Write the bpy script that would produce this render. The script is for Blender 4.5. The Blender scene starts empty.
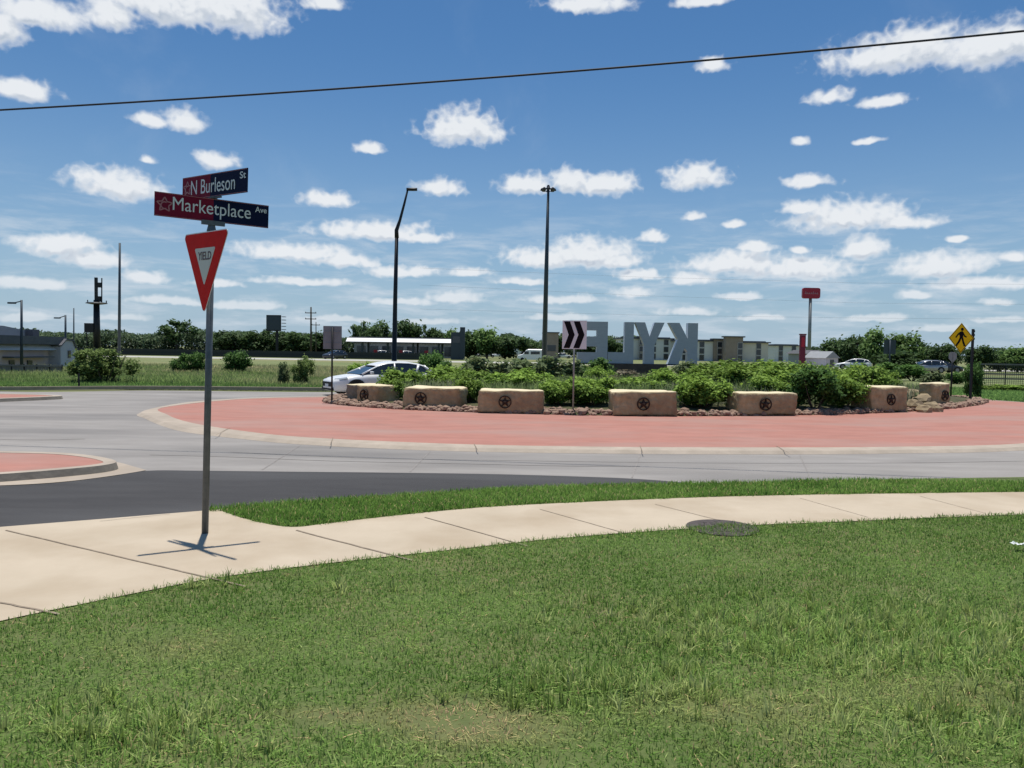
import bpy, bmesh, math, random
import numpy as np
from mathutils import Vector, Matrix, noise as mnoise

random.seed(7)
RNG = np.random.default_rng(7)
R = math.radians
scene = bpy.context.scene
COL = scene.collection

# ------------------------------------------------------------------ camera
F_PX, CAM_H = 760.0, 1.75
PITCH, ROLL = math.atan(33 / 760.0), R(0.9)
cam_d = bpy.data.cameras.new("camera")
cam = bpy.data.objects.new("camera", cam_d)
COL.objects.link(cam)
cam_d.sensor_width = 36.0
cam_d.lens = 36.0 * F_PX / 1024
cam_d.clip_start, cam_d.clip_end = 0.05, 6000
cam.matrix_world = Matrix.Translation((0, 0, CAM_H)) @ Matrix.Rotation(R(90) - PITCH, 4, 'X') @ Matrix.Rotation(ROLL, 4, 'Z')
scene.camera = cam


def ray(px, py):
    """direction of a sight line, from survey readings of the photograph"""
    x, y = (px - 512) / F_PX, -(py - 384) / F_PX
    c, s = math.cos(ROLL), math.sin(ROLL)
    x, y = c * x - s * y, s * x + c * y
    return Vector((x, math.cos(PITCH) + y * math.sin(PITCH), -math.sin(PITCH) + y * math.cos(PITCH)))


def G(px, py, z=0.0):
    d = ray(px, py)
    t = (z - CAM_H) / d.z
    return Vector((d.x * t, d.y * t, z))


def AT(px, py, Y):
    d = ray(px, py)
    t = Y / d.y
    return Vector((d.x * t, Y, CAM_H + d.z * t))


# ------------------------------------------------------------------ materials
def new_mat(name):
    m = bpy.data.materials.new(name)
    m.use_nodes = True
    nt = m.node_tree
    return m, nt, nt.nodes.get("Principled BSDF")


def lk(nt, a, b):
    nt.links.new(a, b)


def noise_mat(name, ca, cb, scale=5.0, rough=0.8, bump=0.0, bscale=None, detail=6.0, metal=0.0, world=False,
              cc=None, scale2=0.4, fac2=0.5, stretch=None, spec=0.3, contrast=0.25, bdist=0.02):
    m, nt, b = new_mat(name)
    if world:
        tc = nt.nodes.new("ShaderNodeNewGeometry").outputs["Position"]
    else:
        tc = nt.nodes.new("ShaderNodeTexCoord").outputs["Object"]
    if stretch:
        mp = nt.nodes.new("ShaderNodeMapping")
        mp.inputs["Scale"].default_value = stretch
        lk(nt, tc, mp.inputs["Vector"])
        tc = mp.outputs["Vector"]
    n = nt.nodes.new("ShaderNodeTexNoise")
    n.inputs["Scale"].default_value = scale
    n.inputs["Detail"].default_value = detail
    n.inputs["Roughness"].default_value = 0.65
    lk(nt, tc, n.inputs["Vector"])
    rp = nt.nodes.new("ShaderNodeValToRGB")
    rp.color_ramp.elements[0].position = 0.5 - contrast
    rp.color_ramp.elements[1].position = 0.5 + contrast
    rp.color_ramp.elements[0].color = (*ca, 1)
    rp.color_ramp.elements[1].color = (*cb, 1)
    lk(nt, n.outputs["Fac"], rp.inputs["Fac"])
    out = rp.outputs["Color"]
    if cc:
        n2 = nt.nodes.new("ShaderNodeTexNoise")
        n2.inputs["Scale"].default_value = scale2
        n2.inputs["Detail"].default_value = 5
        lk(nt, tc, n2.inputs["Vector"])
        mr = nt.nodes.new("ShaderNodeMapRange")
        mr.inputs["From Min"].default_value = 0.45
        mr.inputs["From Max"].default_value = 0.7
        mr.inputs["To Max"].default_value = fac2
        lk(nt, n2.outputs["Fac"], mr.inputs["Value"])
        mx = nt.nodes.new("ShaderNodeMix")
        mx.data_type = 'RGBA'
        lk(nt, mr.outputs["Result"], mx.inputs["Factor"])
        lk(nt, out, mx.inputs["A"])
        mx.inputs["B"].default_value = (*cc, 1)
        out = mx.outputs["Result"]
    lk(nt, out, b.inputs["Base Color"])
    b.inputs["Roughness"].default_value = rough
    b.inputs["Metallic"].default_value = metal
    b.inputs["Specular IOR Level"].default_value = spec
    if bump:
        nb = nt.nodes.new("ShaderNodeTexNoise")
        nb.inputs["Scale"].default_value = bscale or scale * 3
        nb.inputs["Detail"].default_value = 6
        lk(nt, tc, nb.inputs["Vector"])
        bp = nt.nodes.new("ShaderNodeBump")
        bp.inputs["Strength"].default_value = bump
        bp.inputs["Distance"].default_value = bdist
        lk(nt, nb.outputs["Fac"], bp.inputs["Height"])
        lk(nt, bp.outputs["Normal"], b.inputs["Normal"])
    return m


def leaf_mat(name, transl=0.3, tint=(1, 1, 1), rough=0.6, upw=0.0, spec=.12):
    m, nt, b = new_mat(name)
    at = nt.nodes.new("ShaderNodeAttribute")
    at.attribute_name = "Col"
    oi = nt.nodes.new("ShaderNodeObjectInfo")
    mr = nt.nodes.new("ShaderNodeMapRange")
    mr.inputs["To Min"].default_value = 0.8
    mr.inputs["To Max"].default_value = 1.2
    lk(nt, oi.outputs["Random"], mr.inputs["Value"])
    mul = nt.nodes.new("ShaderNodeVectorMath")
    mul.operation = 'SCALE'
    lk(nt, at.outputs["Color"], mul.inputs[0])
    lk(nt, mr.outputs["Result"], mul.inputs["Scale"])
    m2 = nt.nodes.new("ShaderNodeVectorMath")
    m2.operation = 'MULTIPLY'
    lk(nt, mul.outputs[0], m2.inputs[0])
    m2.inputs[1].default_value = tint
    lk(nt, m2.outputs[0], b.inputs["Base Color"])
    b.inputs["Roughness"].default_value = rough
    b.inputs["Specular IOR Level"].default_value = spec
    tr = nt.nodes.new("ShaderNodeBsdfTranslucent")
    lk(nt, m2.outputs[0], tr.inputs["Color"])
    if upw:
        # blades bend over: soften their shading normals towards the sward's own
        ge = nt.nodes.new("ShaderNodeNewGeometry")
        nm = nt.nodes.new("ShaderNodeVectorMath")
        nm.operation = 'ADD'
        lk(nt, ge.outputs["Normal"], nm.inputs[0])
        nm.inputs[1].default_value = (0, 0, upw)
        no = nt.nodes.new("ShaderNodeVectorMath")
        no.operation = 'NORMALIZE'
        lk(nt, nm.outputs[0], no.inputs[0])
        lk(nt, no.outputs[0], b.inputs["Normal"])
        # light from above reaching the far side of a blade shines through it
        dn = nt.nodes.new("ShaderNodeVectorMath")
        dn.operation = 'SUBTRACT'
        lk(nt, ge.outputs["Normal"], dn.inputs[0])
        dn.inputs[1].default_value = (0, 0, upw)
        nd = nt.nodes.new("ShaderNodeVectorMath")
        nd.operation = 'NORMALIZE'
        lk(nt, dn.outputs[0], nd.inputs[0])
        lk(nt, nd.outputs[0], tr.inputs["Normal"])
    mx = nt.nodes.new("ShaderNodeMixShader")
    mx.inputs[0].default_value = transl
    lk(nt, b.outputs[0], mx.inputs[1])
    lk(nt, tr.outputs[0], mx.inputs[2])
    lk(nt, mx.outputs[0], nt.nodes["Material Output"].inputs["Surface"])
    return m


def paint(name, c, rough=0.45, metal=0.0, var=0.12, scale=8, spec=0.4):
    d = tuple(v * (1 - var) for v in c)
    e = tuple(min(1, v * (1 + var)) for v in c)
    return noise_mat(name, d, e, scale=scale, rough=rough, metal=metal, spec=spec)


M = {}
M['concrete_road'] = noise_mat("road concrete", (.235, .215, .195), (.34, .315, .288), scale=1.3, rough=.85, bump=.25, bscale=60, world=True,
                               cc=(.165, .155, .145), scale2=.45, fac2=.75, stretch=(.35, 1.2, 1), bdist=.01)
M['asphalt'] = noise_mat("dark asphalt", (.043, .041, .041), (.064, .061, .060), scale=2.5, rough=.9, bump=.5, bscale=120, world=True,
                         cc=(.095, .093, .092), scale2=.6, fac2=.6, stretch=(.3, 1.5, 1), bdist=.01)
M['apron'] = noise_mat("stamped red concrete", (.33, .150, .113), (.45, .208, .160), scale=2.2, rough=.85, bump=.3, bscale=40, world=True,
                       cc=(.36, .235, .195), scale2=.5, fac2=.8, stretch=(.5, 1.2, 1), bdist=.01)
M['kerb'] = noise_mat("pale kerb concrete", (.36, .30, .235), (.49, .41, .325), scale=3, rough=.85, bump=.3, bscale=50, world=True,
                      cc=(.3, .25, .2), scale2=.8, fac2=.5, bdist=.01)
M['kerb_face'] = noise_mat("shaded kerb face", (.21, .185, .15), (.34, .30, .24), scale=5, rough=.9, bump=.3, world=True)  # shadow line of the upright face put into a darker concrete tone
M['sidewalk'] = noise_mat("cream sidewalk concrete", (.45, .37, .268), (.54, .45, .335), scale=1.1, rough=.85, bump=.25, bscale=90, world=True,
                          cc=(.37, .285, .19), scale2=1.0, fac2=.65, bdist=.006)
M['joint'] = noise_mat("joint", (.16, .125, .09), (.34, .27, .20), scale=9, rough=.95, world=True)
M['crack'] = noise_mat("fine joint", (.22, .20, .185), (.31, .285, .26), scale=6, rough=.95, world=True)
M['dirt'] = noise_mat("lawn soil", (.075, .115, .03), (.13, .165, .05), scale=9, rough=.95, bump=.6, bscale=60, world=True,
                      cc=(.24, .17, .10), scale2=1.1, fac2=.4)
M['ground'] = noise_mat("field ground", (.11, .16, .05), (.22, .22, .095), scale=.13, rough=.95, world=True,
                        cc=(.26, .225, .11), scale2=.05, fac2=.65, stretch=(.35, 1.3, 1))
M['mulch'] = noise_mat("island soil", (.05, .045, .025), (.10, .10, .04), scale=3, rough=.95, bump=.6, world=True)
M['highway'] = noise_mat("highway concrete", (.40, .38, .33), (.5, .48, .42), scale=.2, rough=.9, world=True)
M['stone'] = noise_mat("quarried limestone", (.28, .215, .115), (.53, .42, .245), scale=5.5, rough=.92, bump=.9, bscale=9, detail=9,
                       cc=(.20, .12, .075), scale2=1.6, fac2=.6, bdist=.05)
M['stone_top'] = noise_mat("sunlit limestone top", (.66, .55, .34), (.80, .70, .48), scale=4, rough=.9, bump=.4, bscale=14)  # brighter than the block sides: sunlight on the tops put into the colour
M['stone_grey'] = noise_mat("dark grey limestone", (.16, .135, .10), (.29, .24, .18), scale=3, rough=.92, bump=.9, bscale=9, detail=9, bdist=.05)
M['rock'] = noise_mat("river rock", (.17, .105, .075), (.42, .29, .21), scale=2.6, rough=.85, bump=.4, bscale=20, world=True)
M['rubble'] = noise_mat("tan rubble", (.22, .165, .095), (.40, .31, .19), scale=4, rough=.9, bump=.6)
M['iron'] = paint("dark iron", (.040, .022, .015), .7, .3)
M['galv'] = noise_mat("weathered galvanised steel", (.085, .095, .105), (.15, .165, .175), scale=14, rough=.55, metal=.5)
M['grey_sign'] = paint('grey sign back', (.21, .225, .235), .6, spec=.2)
M['galv_l'] = noise_mat("light galvanised steel", (.22, .23, .22), (.33, .34, .33), scale=10, rough=.5, metal=.4)
M['black_metal'] = paint("dark bronze steel", (.012, .013, .016), .5, .2)
M['grey_metal'] = paint("blue grey steel", (.045, .06, .075), .5, .3)
M['maroon'] = paint("maroon sheeting", (.19, .010, .032), .6, spec=.1)
M['navy'] = paint("navy sheeting", (.006, .010, .040), .6, spec=.1)
M['white_sheet'] = paint("white sheeting", (.72, .72, .72), .45, var=.04)
M['pink_sheet'] = paint("pale pink sheeting", (.42, .16, .17), .45, var=.05)
M['yield_red'] = paint("red sheeting", (.62, .016, .012), .6, spec=.08)
M['yield_white'] = paint("white reflective sheeting", (.60, .58, .52), .5, var=.05)
M['text_dark'] = paint("dark red lettering", (.10, .05, .05), .5)
M['sign_black'] = paint("black sheeting", (.008, .006, .008), .6, spec=.1)
M['sign_yellow'] = paint("yellow sheeting", (.86, .56, .012), .55, spec=.1, var=.06)
M['alu'] = noise_mat("brushed aluminium letter skin", (.46, .465, .45), (.56, .56, .54), scale=3, rough=.7, metal=.0, spec=.15, stretch=(1, 1, 4))
M['alu_light'] = paint("bright aluminium edge", (.5, .55, .6), .4, .2)
M['brown_wall'] = noise_mat("brown stone base", (.075, .055, .042), (.14, .105, .08), scale=5, rough=.9, bump=.5)
M['car_white'] = paint("white car paint", (.80, .80, .79), .18, var=.02, spec=.6)
M['car_silver'] = paint("silver car paint", (.35, .36, .38), .25, .4, spec=.6)
M['car_dark'] = paint("dark car paint", (.03, .033, .04), .25, spec=.6)
M['car_red'] = paint("red car paint", (.30, .025, .02), .25, spec=.6)
M['car_glass'] = paint("tinted car glass", (.012, .016, .020), .06, spec=.8)
M['tyre'] = paint("tyre rubber", (.012, .012, .012), .85)
M['rim'] = paint("alloy rim", (.25, .25, .26), .35, .7)
M['headlight'] = paint("headlight lens", (.30, .33, .36), .1, spec=.8)
M['plastic'] = paint("black plastic", (.013, .013, .014), .6)
M['canopy_white'] = paint("white canopy fascia", (.8, .8, .8), .5, var=.03)
M['store'] = noise_mat("grey store wall", (.2, .2, .21), (.28, .28, .29), scale=1, rough=.8)
M['wall_beige'] = noise_mat("beige stucco", (.60, .55, .47), (.70, .65, .56), scale=.7, rough=.9)
M['wall_white'] = noise_mat("pale stucco", (.72, .70, .66), (.8, .78, .74), scale=.7, rough=.9)
M['wall_brown'] = noise_mat("brown stone veneer", (.27, .215, .17), (.36, .30, .25), scale=1.2, rough=.9)
M['window'] = paint("dark window glass", (.03, .035, .045), .12, spec=.7)
M['frame'] = paint("window frame", (.45, .44, .42), .5)
M['roof_grey'] = noise_mat("grey roof metal", (.24, .25, .26), (.34, .35, .36), scale=.8, rough=.7)
M['roof_dark'] = noise_mat("dark shingle", (.10, .10, .108), (.15, .15, .16), scale=1.5, rough=.9)
M['brick_pink'] = noise_mat("pinkish brick", (.62, .48, .44), (.72, .57, .52), scale=1.5, rough=.9)
M['lavender'] = noise_mat("grey lavender siding", (.45, .43, .46), (.55, .53, .56), scale=1.2, rough=.85)
M['fence_dark'] = noise_mat("weathered fence", (.12, .112, .105), (.24, .225, .21), scale=3, rough=.9, stretch=(4, 4, .5))
M['slat'] = noise_mat('weathered grey slat', (.13, .12, .105), (.24, .225, .195), scale=3, rough=.9, stretch=(.5, 4, 4))
M['screen'] = noise_mat("dusty fence screen", (.055, .058, .05), (.11, .11, .095), scale=2, rough=.95, stretch=(.3, 1, 6))
M['sign_red'] = paint("red sign face", (.38, .015, .035), .4)
M['sign_pink'] = paint("pale sign script", (.62, .42, .45), .4)
M['pylon_red'] = paint("dark red pylon", (.13, .010, .028), .6)
M['wire'] = paint("black cable", (.02, .024, .03), .7)
M['bark'] = noise_mat("bark", (.05, .04, .03), (.1, .085, .065), scale=8, rough=.95, bump=.5)
M['leaf'] = leaf_mat("leaf", .30, upw=.5)
M['grass'] = leaf_mat("grass blade", .42, rough=.7, upw=2.2, spec=.03)
M['concrete_dark'] = noise_mat("cast iron cover", (.05, .040, .037), (.13, .11, .10), scale=7, rough=.85, metal=.1, bump=.4)
M['far_wall'] = paint("barrier in shadow tone", (.035, .04, .04), .9)
M['litter'] = paint("white plastic", (.75, .76, .72), .4, var=.04)


# ------------------------------------------------------------------ object helpers
def tag(o, label=None, cat=None, group=None, kind=None):
    if label:
        o['label'] = label
    if cat:
        o['category'] = cat
    if group:
        o['group'] = group
    if kind:
        o['kind'] = kind
    return o


def thing(name, label, cat, loc=(0, 0, 0), rz=0.0, group=None):
    o = bpy.data.objects.new(name, None)
    o.empty_display_size = .1
    COL.objects.link(o)
    o.location = loc
    o.rotation_euler = (0, 0, rz)
    return tag(o, label, cat, group)


class MB:
    def __init__(self):
        self.v, self.f, self.mi = [], [], []

    def add(self, vs, fs, mi=0):
        n = len(self.v)
        self.v += [tuple(p) for p in vs]
        self.f += [tuple(i + n for i in f) for f in fs]
        self.mi += [mi] * len(fs)

    def box(self, c, s, mi=0, rz=0.0):
        cx, cy, cz = c
        hx, hy, hz = s[0] / 2, s[1] / 2, s[2] / 2
        vs = []
        for z in (-hz, hz):
            for x, y in ((-hx, -hy), (hx, -hy), (hx, hy), (-hx, hy)):
                vs.append((cx + x * math.cos(rz) - y * math.sin(rz), cy + x * math.sin(rz) + y * math.cos(rz), cz + z))
        self.add(vs, [(3, 2, 1, 0), (4, 5, 6, 7), (0, 1, 5, 4), (1, 2, 6, 5), (2, 3, 7, 6), (3, 0, 4, 7)], mi)

    def tube(self, pts, radii, n=10, mi=0, cap=True):
        pts = [Vector(p) for p in pts]
        if not hasattr(radii, '__len__'):
            radii = [radii] * len(pts)
        rings = []
        for i, p in enumerate(pts):
            d = (pts[min(i + 1, len(pts) - 1)] - pts[max(i - 1, 0)]).normalized()
            a = d.orthogonal().normalized() if abs(d.z) < .9 else Vector((1, 0, 0))
            a = (a - d * a.dot(d)).normalized()
            b = d.cross(a)
            rings.append([p + (a * math.cos(2 * math.pi * k / n) + b * math.sin(2 * math.pi * k / n)) * radii[i] for k in range(n)])
        vs = [v for r in rings for v in r]
        fs = []
        for i in range(len(rings) - 1):
            for k in range(n):
                k2 = (k + 1) % n
                fs.append((i * n + k, i * n + k2, (i + 1) * n + k2, (i + 1) * n + k))
        if cap:
            fs.append(tuple(range(n))[::-1])
            fs.append(tuple((len(rings) - 1) * n + k for k in range(n)))
        self.add(vs, fs, mi)

    def prism(self, pts2, y0, y1, mi=0, mi_side=None):
        """outline in x,z extruded along y (y0 = front)"""
        n = len(pts2)
        vs = [(x, y0, z) for x, z in pts2] + [(x, y1, z) for x, z in pts2]
        self.add(vs, [tuple(range(n)), tuple(range(n, 2 * n))[::-1]], mi)
        s = mi if mi_side is None else mi_side
        k = len(self.v) - 2 * n
        for i in range(n):
            j = (i + 1) % n
            self.f.append((k + i, k + n + i, k + n + j, k + j))
            self.mi.append(s)

    def build(self, name, mats, parent=None, smooth=False, fix=True):
        if not isinstance(mats, (list, tuple)):
            mats = [mats]
        me = bpy.data.meshes.new(name)
        me.from_pydata(self.v, [], self.f)
        for m in mats:
            me.materials.append(m)
        me.polygons.foreach_set("material_index", self.mi)
        if fix:
            bm = bmesh.new()
            bm.from_mesh(me)
            bmesh.ops.recalc_face_normals(bm, faces=bm.faces)
            bm.to_mesh(me)
            bm.free()
        if smooth:
            me.shade_smooth()
        me.update()
        o = bpy.data.objects.new(name, me)
        COL.objects.link(o)
        if parent:
            o.parent = parent
        return o


def copy_tree(o, parent=None):
    c = o.copy()
    COL.objects.link(c)
    c.parent = parent
    for ch in list(o.children):
        copy_tree(ch, c)
    return c


def bevel(o, w, seg=2):
    me = o.data
    bm = bmesh.new()
    bm.from_mesh(me)
    bmesh.ops.bevel(bm, geom=list(bm.edges), offset=w, segments=seg, affect='EDGES', profile=.5)
    bm.to_mesh(me)
    bm.free()


def sheet(name, outline, z, mat, kind='structure', cut=0):
    me = bpy.data.meshes.new(name)
    bm = bmesh.new()
    vs = [bm.verts.new((p[0], p[1], z)) for p in outline]
    f = bm.faces.new(vs)
    bmesh.ops.triangulate(bm, faces=[f])
    bmesh.ops.recalc_face_normals(bm, faces=bm.faces)
    for f in bm.faces:
        if f.normal.z < 0:
            f.normal_flip()
    bm.to_mesh(me)
    bm.free()
    me.materials.append(mat)
    o = bpy.data.objects.new(name, me)
    COL.objects.link(o)
    tag(o, kind=kind)
    return o


def cr(pts, n=8, closed=False):
    """Catmull-Rom through 2-D points"""
    P = [Vector((p[0], p[1])) for p in pts]
    out = []
    m = len(P)
    rng = range(m) if closed else range(m - 1)
    for i in rng:
        if closed:
            a, b, c, d = P[(i - 1) % m], P[i], P[(i + 1) % m], P[(i + 2) % m]
        else:
            a, b, c, d = P[max(i - 1, 0)], P[i], P[i + 1], P[min(i + 2, m - 1)]
        for k in range(n):
            t = k / n
            out.append(0.5 * ((2 * b) + (c - a) * t + (2 * a - 5 * b + 4 * c - d) * t * t + (3 * b - a - 3 * c + d) * t ** 3))
    if not closed:
        out.append(P[-1])
    return out


def GP(pts, z=0.0):
    return [G(x, y, z).to_2d() for x, y in pts]


def GPW(pts, z=0.0):
    return [Vector(p) for p in GP(pts, z)]


def text_mesh(body, h, w=None, bold=0.0, depth=.0015):
    """front-facing lettering: x right, z up, facing -y, origin at lower left; h = height of the whole box"""
    cu = bpy.data.curves.new("lettering", 'FONT')
    cu.body = body
    cu.size = 1
    cu.offset = bold
    cu.extrude = .01
    o = bpy.data.objects.new("lettering", cu)
    COL.objects.link(o)
    dg = bpy.context.evaluated_depsgraph_get()
    me = bpy.data.meshes.new_from_object(o.evaluated_get(dg))
    bpy.data.objects.remove(o)
    n = len(me.vertices)
    co = np.empty(n * 3, np.float32)
    me.vertices.foreach_get("co", co)
    co = co.reshape(-1, 3)
    lo, hi = co.min(0), co.max(0)
    s = h / (hi[1] - lo[1])
    sx = s if w is None else w / (hi[0] - lo[0])
    out = np.empty_like(co)
    out[:, 0] = (co[:, 0] - lo[0]) * sx
    out[:, 2] = (co[:, 1] - lo[1]) * s
    out[:, 1] = -(co[:, 2] - lo[2]) / (hi[2] - lo[2]) * depth
    me.vertices.foreach_set("co", out.ravel())
    me.update()
    me.materials.clear()
    return me, float((hi[0] - lo[0]) * sx)


def put_text(body, x, z, y, h, mat, parent, w=None, bold=.0, name="lettering"):
    me, ww = text_mesh(body, h, w, bold)
    me.materials.append(mat)
    o = bpy.data.objects.new(name, me)
    COL.objects.link(o)
    o.parent = parent
    o.location = (x, y, z)
    return o, ww


def fast_mesh(name, verts, nper, faces_per, mats, cols=None, parent=None, loop_starts=None):
    """verts (N*nper,3); faces_per: list of index tuples within an item, tiled N times"""
    N = len(verts) // nper
    li, tot = [], []
    for f in faces_per:
        li += list(f)
        tot.append(len(f))
    li = np.array(li, np.int32)
    L = (li[None, :] + (np.arange(N, dtype=np.int32) * nper)[:, None]).ravel()
    T = np.tile(np.array(tot, np.int32), N)
    me = bpy.data.meshes.new(name)
    me.vertices.add(len(verts))
    me.vertices.foreach_set("co", np.asarray(verts, np.float32).ravel())
    me.loops.add(len(L))
    me.loops.foreach_set("vertex_index", L)
    me.polygons.add(len(T))
    S = np.zeros(len(T), np.int32)
    S[1:] = np.cumsum(T)[:-1]
    me.polygons.foreach_set("loop_start", S)
    if cols is not None:
        a = me.attributes.new("Col", 'FLOAT_COLOR', 'POINT')
        rgba = np.ones((len(verts), 4), np.float32)
        rgba[:, :3] = cols
        a.data.foreach_set("color", rgba.ravel())
    me.update(calc_edges=True)
    me.materials.append(mats)
    o = bpy.data.objects.new(name, me)
    COL.objects.link(o)
    if parent:
        o.parent = parent
    return o


def vnoise(x, y, seed=0, size=64):
    g = np.random.default_rng(seed).random((size, size))
    xi, yi = np.floor(x).astype(int), np.floor(y).astype(int)
    fx, fy = x - xi, y - yi
    fx, fy = fx * fx * (3 - 2 * fx), fy * fy * (3 - 2 * fy)
    a, b = g[xi % size, yi % size], g[(xi + 1) % size, yi % size]
    c, d = g[xi % size, (yi + 1) % size], g[(xi + 1) % size, (yi + 1) % size]
    return (a * (1 - fx) + b * fx) * (1 - fy) + (c * (1 - fx) + d * fx) * fy


def fbm(x, y, seed=0, o=4):
    s, a, t = 0, 1, 0
    for i in range(o):
        s = s + a * vnoise(x * 2 ** i, y * 2 ** i, seed + i)
        t += a
        a *= .55
    return s / t


def unit(a):
    return a / np.maximum(np.linalg.norm(a, axis=1, keepdims=True), 1e-9)


def leaves(name, cen, nor, size, cols, parent=None, aspect=.55):
    N = len(cen)
    nor = unit(nor)
    t = unit(np.cross(nor, RNG.normal(size=(N, 3))))
    b = np.cross(nor, t)
    s = size[:, None]
    V = np.stack([cen - t * s, cen - b * s * aspect + nor * s * .15, cen + t * s, cen + b * s * aspect + nor * s * .15], 1).reshape(-1, 3)
    return fast_mesh(name, V, 4, [(0, 1, 2, 3)], M['leaf'], np.repeat(cols, 4, 0), parent)


def foliage(name, parent, rx, ry, h, n, leaf, dark, light, clumps=14, base=0.0, lobes=.42, seed=0, ragged=.25, top_light=1.0):
    """leaf clumps through a crown volume: rx, ry half-widths, from z = base to h"""
    rg = np.random.default_rng(seed)
    C, RR = [], []
    hh = (h - base) / 2
    for i in range(clumps):
        for _ in range(50):
            u = rg.uniform(-1, 1, 3)
            if .15 < np.linalg.norm(u) < 1:
                break
        r = rg.uniform(.6, 1.15) * lobes
        u = u * (1 - r * .75)
        C.append(u)
        RR.append(r)
    C, RR = np.array(C), np.array(RR)
    w = RR ** 2
    k = rg.choice(clumps, n, p=w / w.sum())
    d = unit(rg.normal(size=(n, 3)))
    rad = RR[k] * (rg.random(n) ** .38) * (1 + rg.normal(0, ragged, n))
    p = C[k] + d * rad[:, None]
    p[:, 2] = np.maximum(p[:, 2], -1.0 + rg.random(n) * .1)
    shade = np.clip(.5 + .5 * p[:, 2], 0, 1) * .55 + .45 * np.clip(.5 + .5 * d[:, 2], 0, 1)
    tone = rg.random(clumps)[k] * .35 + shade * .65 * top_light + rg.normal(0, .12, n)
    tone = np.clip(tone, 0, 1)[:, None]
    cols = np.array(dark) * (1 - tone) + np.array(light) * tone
    cen = p * np.array([rx, ry, hh]) + np.array([0, 0, base + hh])
    nor = d * .6 + rg.normal(size=(n, 3)) * .6 + np.array([0, 0, .35])
    return leaves(name, cen, nor, leaf * rg.uniform(.6, 1.4, n), cols, parent)


# ------------------------------------------------------------------ the ground, roads, pavements
gr = sheet("ground", [(-1500, -200), (1500, -200), (1500, 2500), (-1500, 2500)], -.03, M['ground'])

near_walk = [(-260, 690), (-120, 652), (0, 624), (100, 603), (200, 583), (260, 574), (350, 563), (450, 552), (550, 541), (650, 533), (750, 527), (850, 523), (940, 519), (1024, 516), (1200, 509)]
far_walk = [(222, 513), (250, 522), (290, 529), (330, 525), (400, 517), (450, 512), (500, 508), (600, 503), (700, 499), (800, 496.5), (900, 495), (1024, 493.5), (1200, 492)]
asph_near = [(-260, 553), (-120, 539), (0, 529), (100, 521), (160, 516), (222, 511)]
strip_far = [(222, 510), (300, 503), (400, 497), (500, 490.5), (600, 487), (700, 485), (800, 482.5), (900, 480), (1024, 478), (1200, 475)]

walk_n = cr(GP(near_walk), 6)
walk_f = cr(GP(far_walk), 6)
asph_n = cr(GP(asph_near), 4)
strip_f = cr(GP(strip_far), 6)

# concrete carriageway around the island
road = cr([(-60, 33), (-30, 31), *GP([(0, 391.5), (150, 390.5), (330, 392)]), (-2.5, 34.5), (2.5, 42), (10, 46), (16, 44.5), (19.6, 37), (19.0, 31.2), (21.5, 30.3), (40, 29), (60, 28)], 6)
sheet("roundabout_road", road + [Vector((60, 6)), Vector((-60, 6))], 0, M['concrete_road'])

asph_far = [(-260, 497), (-120, 491), (0, 486.5), (60, 483), (110, 477), (148, 471), (200, 471), (300, 472), (400, 473), (500, 474.5), (600, 477.5), (650, 480), (700, 484), (760, 487)]
sheet("approach_road", [Vector((-40, G(-260, 497).y))] + cr(GP(asph_far), 5) + cr(GP([(700, 488), (600, 492), (500, 496), (400, 503), (300, 509), (222, 515)]), 4) + asph_n[::-1] + [Vector((-40, asph_n[0].y - .3))], .004, M['asphalt'])

# gutter and near splitter island with kerb
gut = cr(GP([(-260, 493), (-120, 489), (0, 486), (60, 482.6), (110, 476.6), (146, 470.8)]), 5) + cr(GP([(146, 470.5), (132, 466.5), (112, 462), (60, 458)]), 4) + [Vector(G(-260, 462).to_2d())]
sheet("gutter", gut, .008, M['kerb'])


def raised_island(name_top, name_kerb, top_px, z, band, cen, mats=('apron', 'kerb', 'kerb_face')):
    """pink paved top with a pale kerb band and darker vertical face, top_px traced at the top surface"""
    out = cr(GP(top_px, z), 5, True)
    c = Vector(cen)
    inner = []
    n = len(out)
    for i, p in enumerate(out):
        t = (out[(i + 1) % n] - out[i - 1]).normalized()
        nrm = Vector((t.y, -t.x))
        if nrm.dot(c - p) < 0:
            nrm = -nrm
        inner.append(p + nrm * band)
    mb = MB()
    low = [p + (p - q).normalized() * .03 for p, q in zip(out, inner)]
    vs = [(p.x, p.y, z) for p in inner] + [(p.x, p.y, z) for p in out] + [(p.x, p.y, .001) for p in low]
    for i in range(n):
        j = (i + 1) % n
        mb.add([vs[i], vs[j], vs[n + j], vs[n + i]], [(0, 1, 2, 3)], 0)
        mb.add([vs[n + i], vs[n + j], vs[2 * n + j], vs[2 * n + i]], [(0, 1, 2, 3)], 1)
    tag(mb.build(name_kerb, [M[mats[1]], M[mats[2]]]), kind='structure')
    sheet(name_top, inner, z - .004, M[mats[0]])


raised_island("splitter_island_paving", "splitter_island_kerb",
              [(-260, 447), (-100, 449), (0, 451), (60, 452.5), (96, 456), (116, 461), (104, 465), (60, 469.5), (0, 474), (-100, 480), (-260, 486)], .105, .16, G(-60, 464).to_2d())
raised_island("far_splitter_paving", "far_splitter_kerb",
              [(-200, 392), (-60, 392.5), (0, 393.3), (45, 394.5), (62, 395.8), (40, 397), (0, 398.6), (-60, 401), (-200, 406)], .1, .25, G(-60, 396.5).to_2d())

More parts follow.
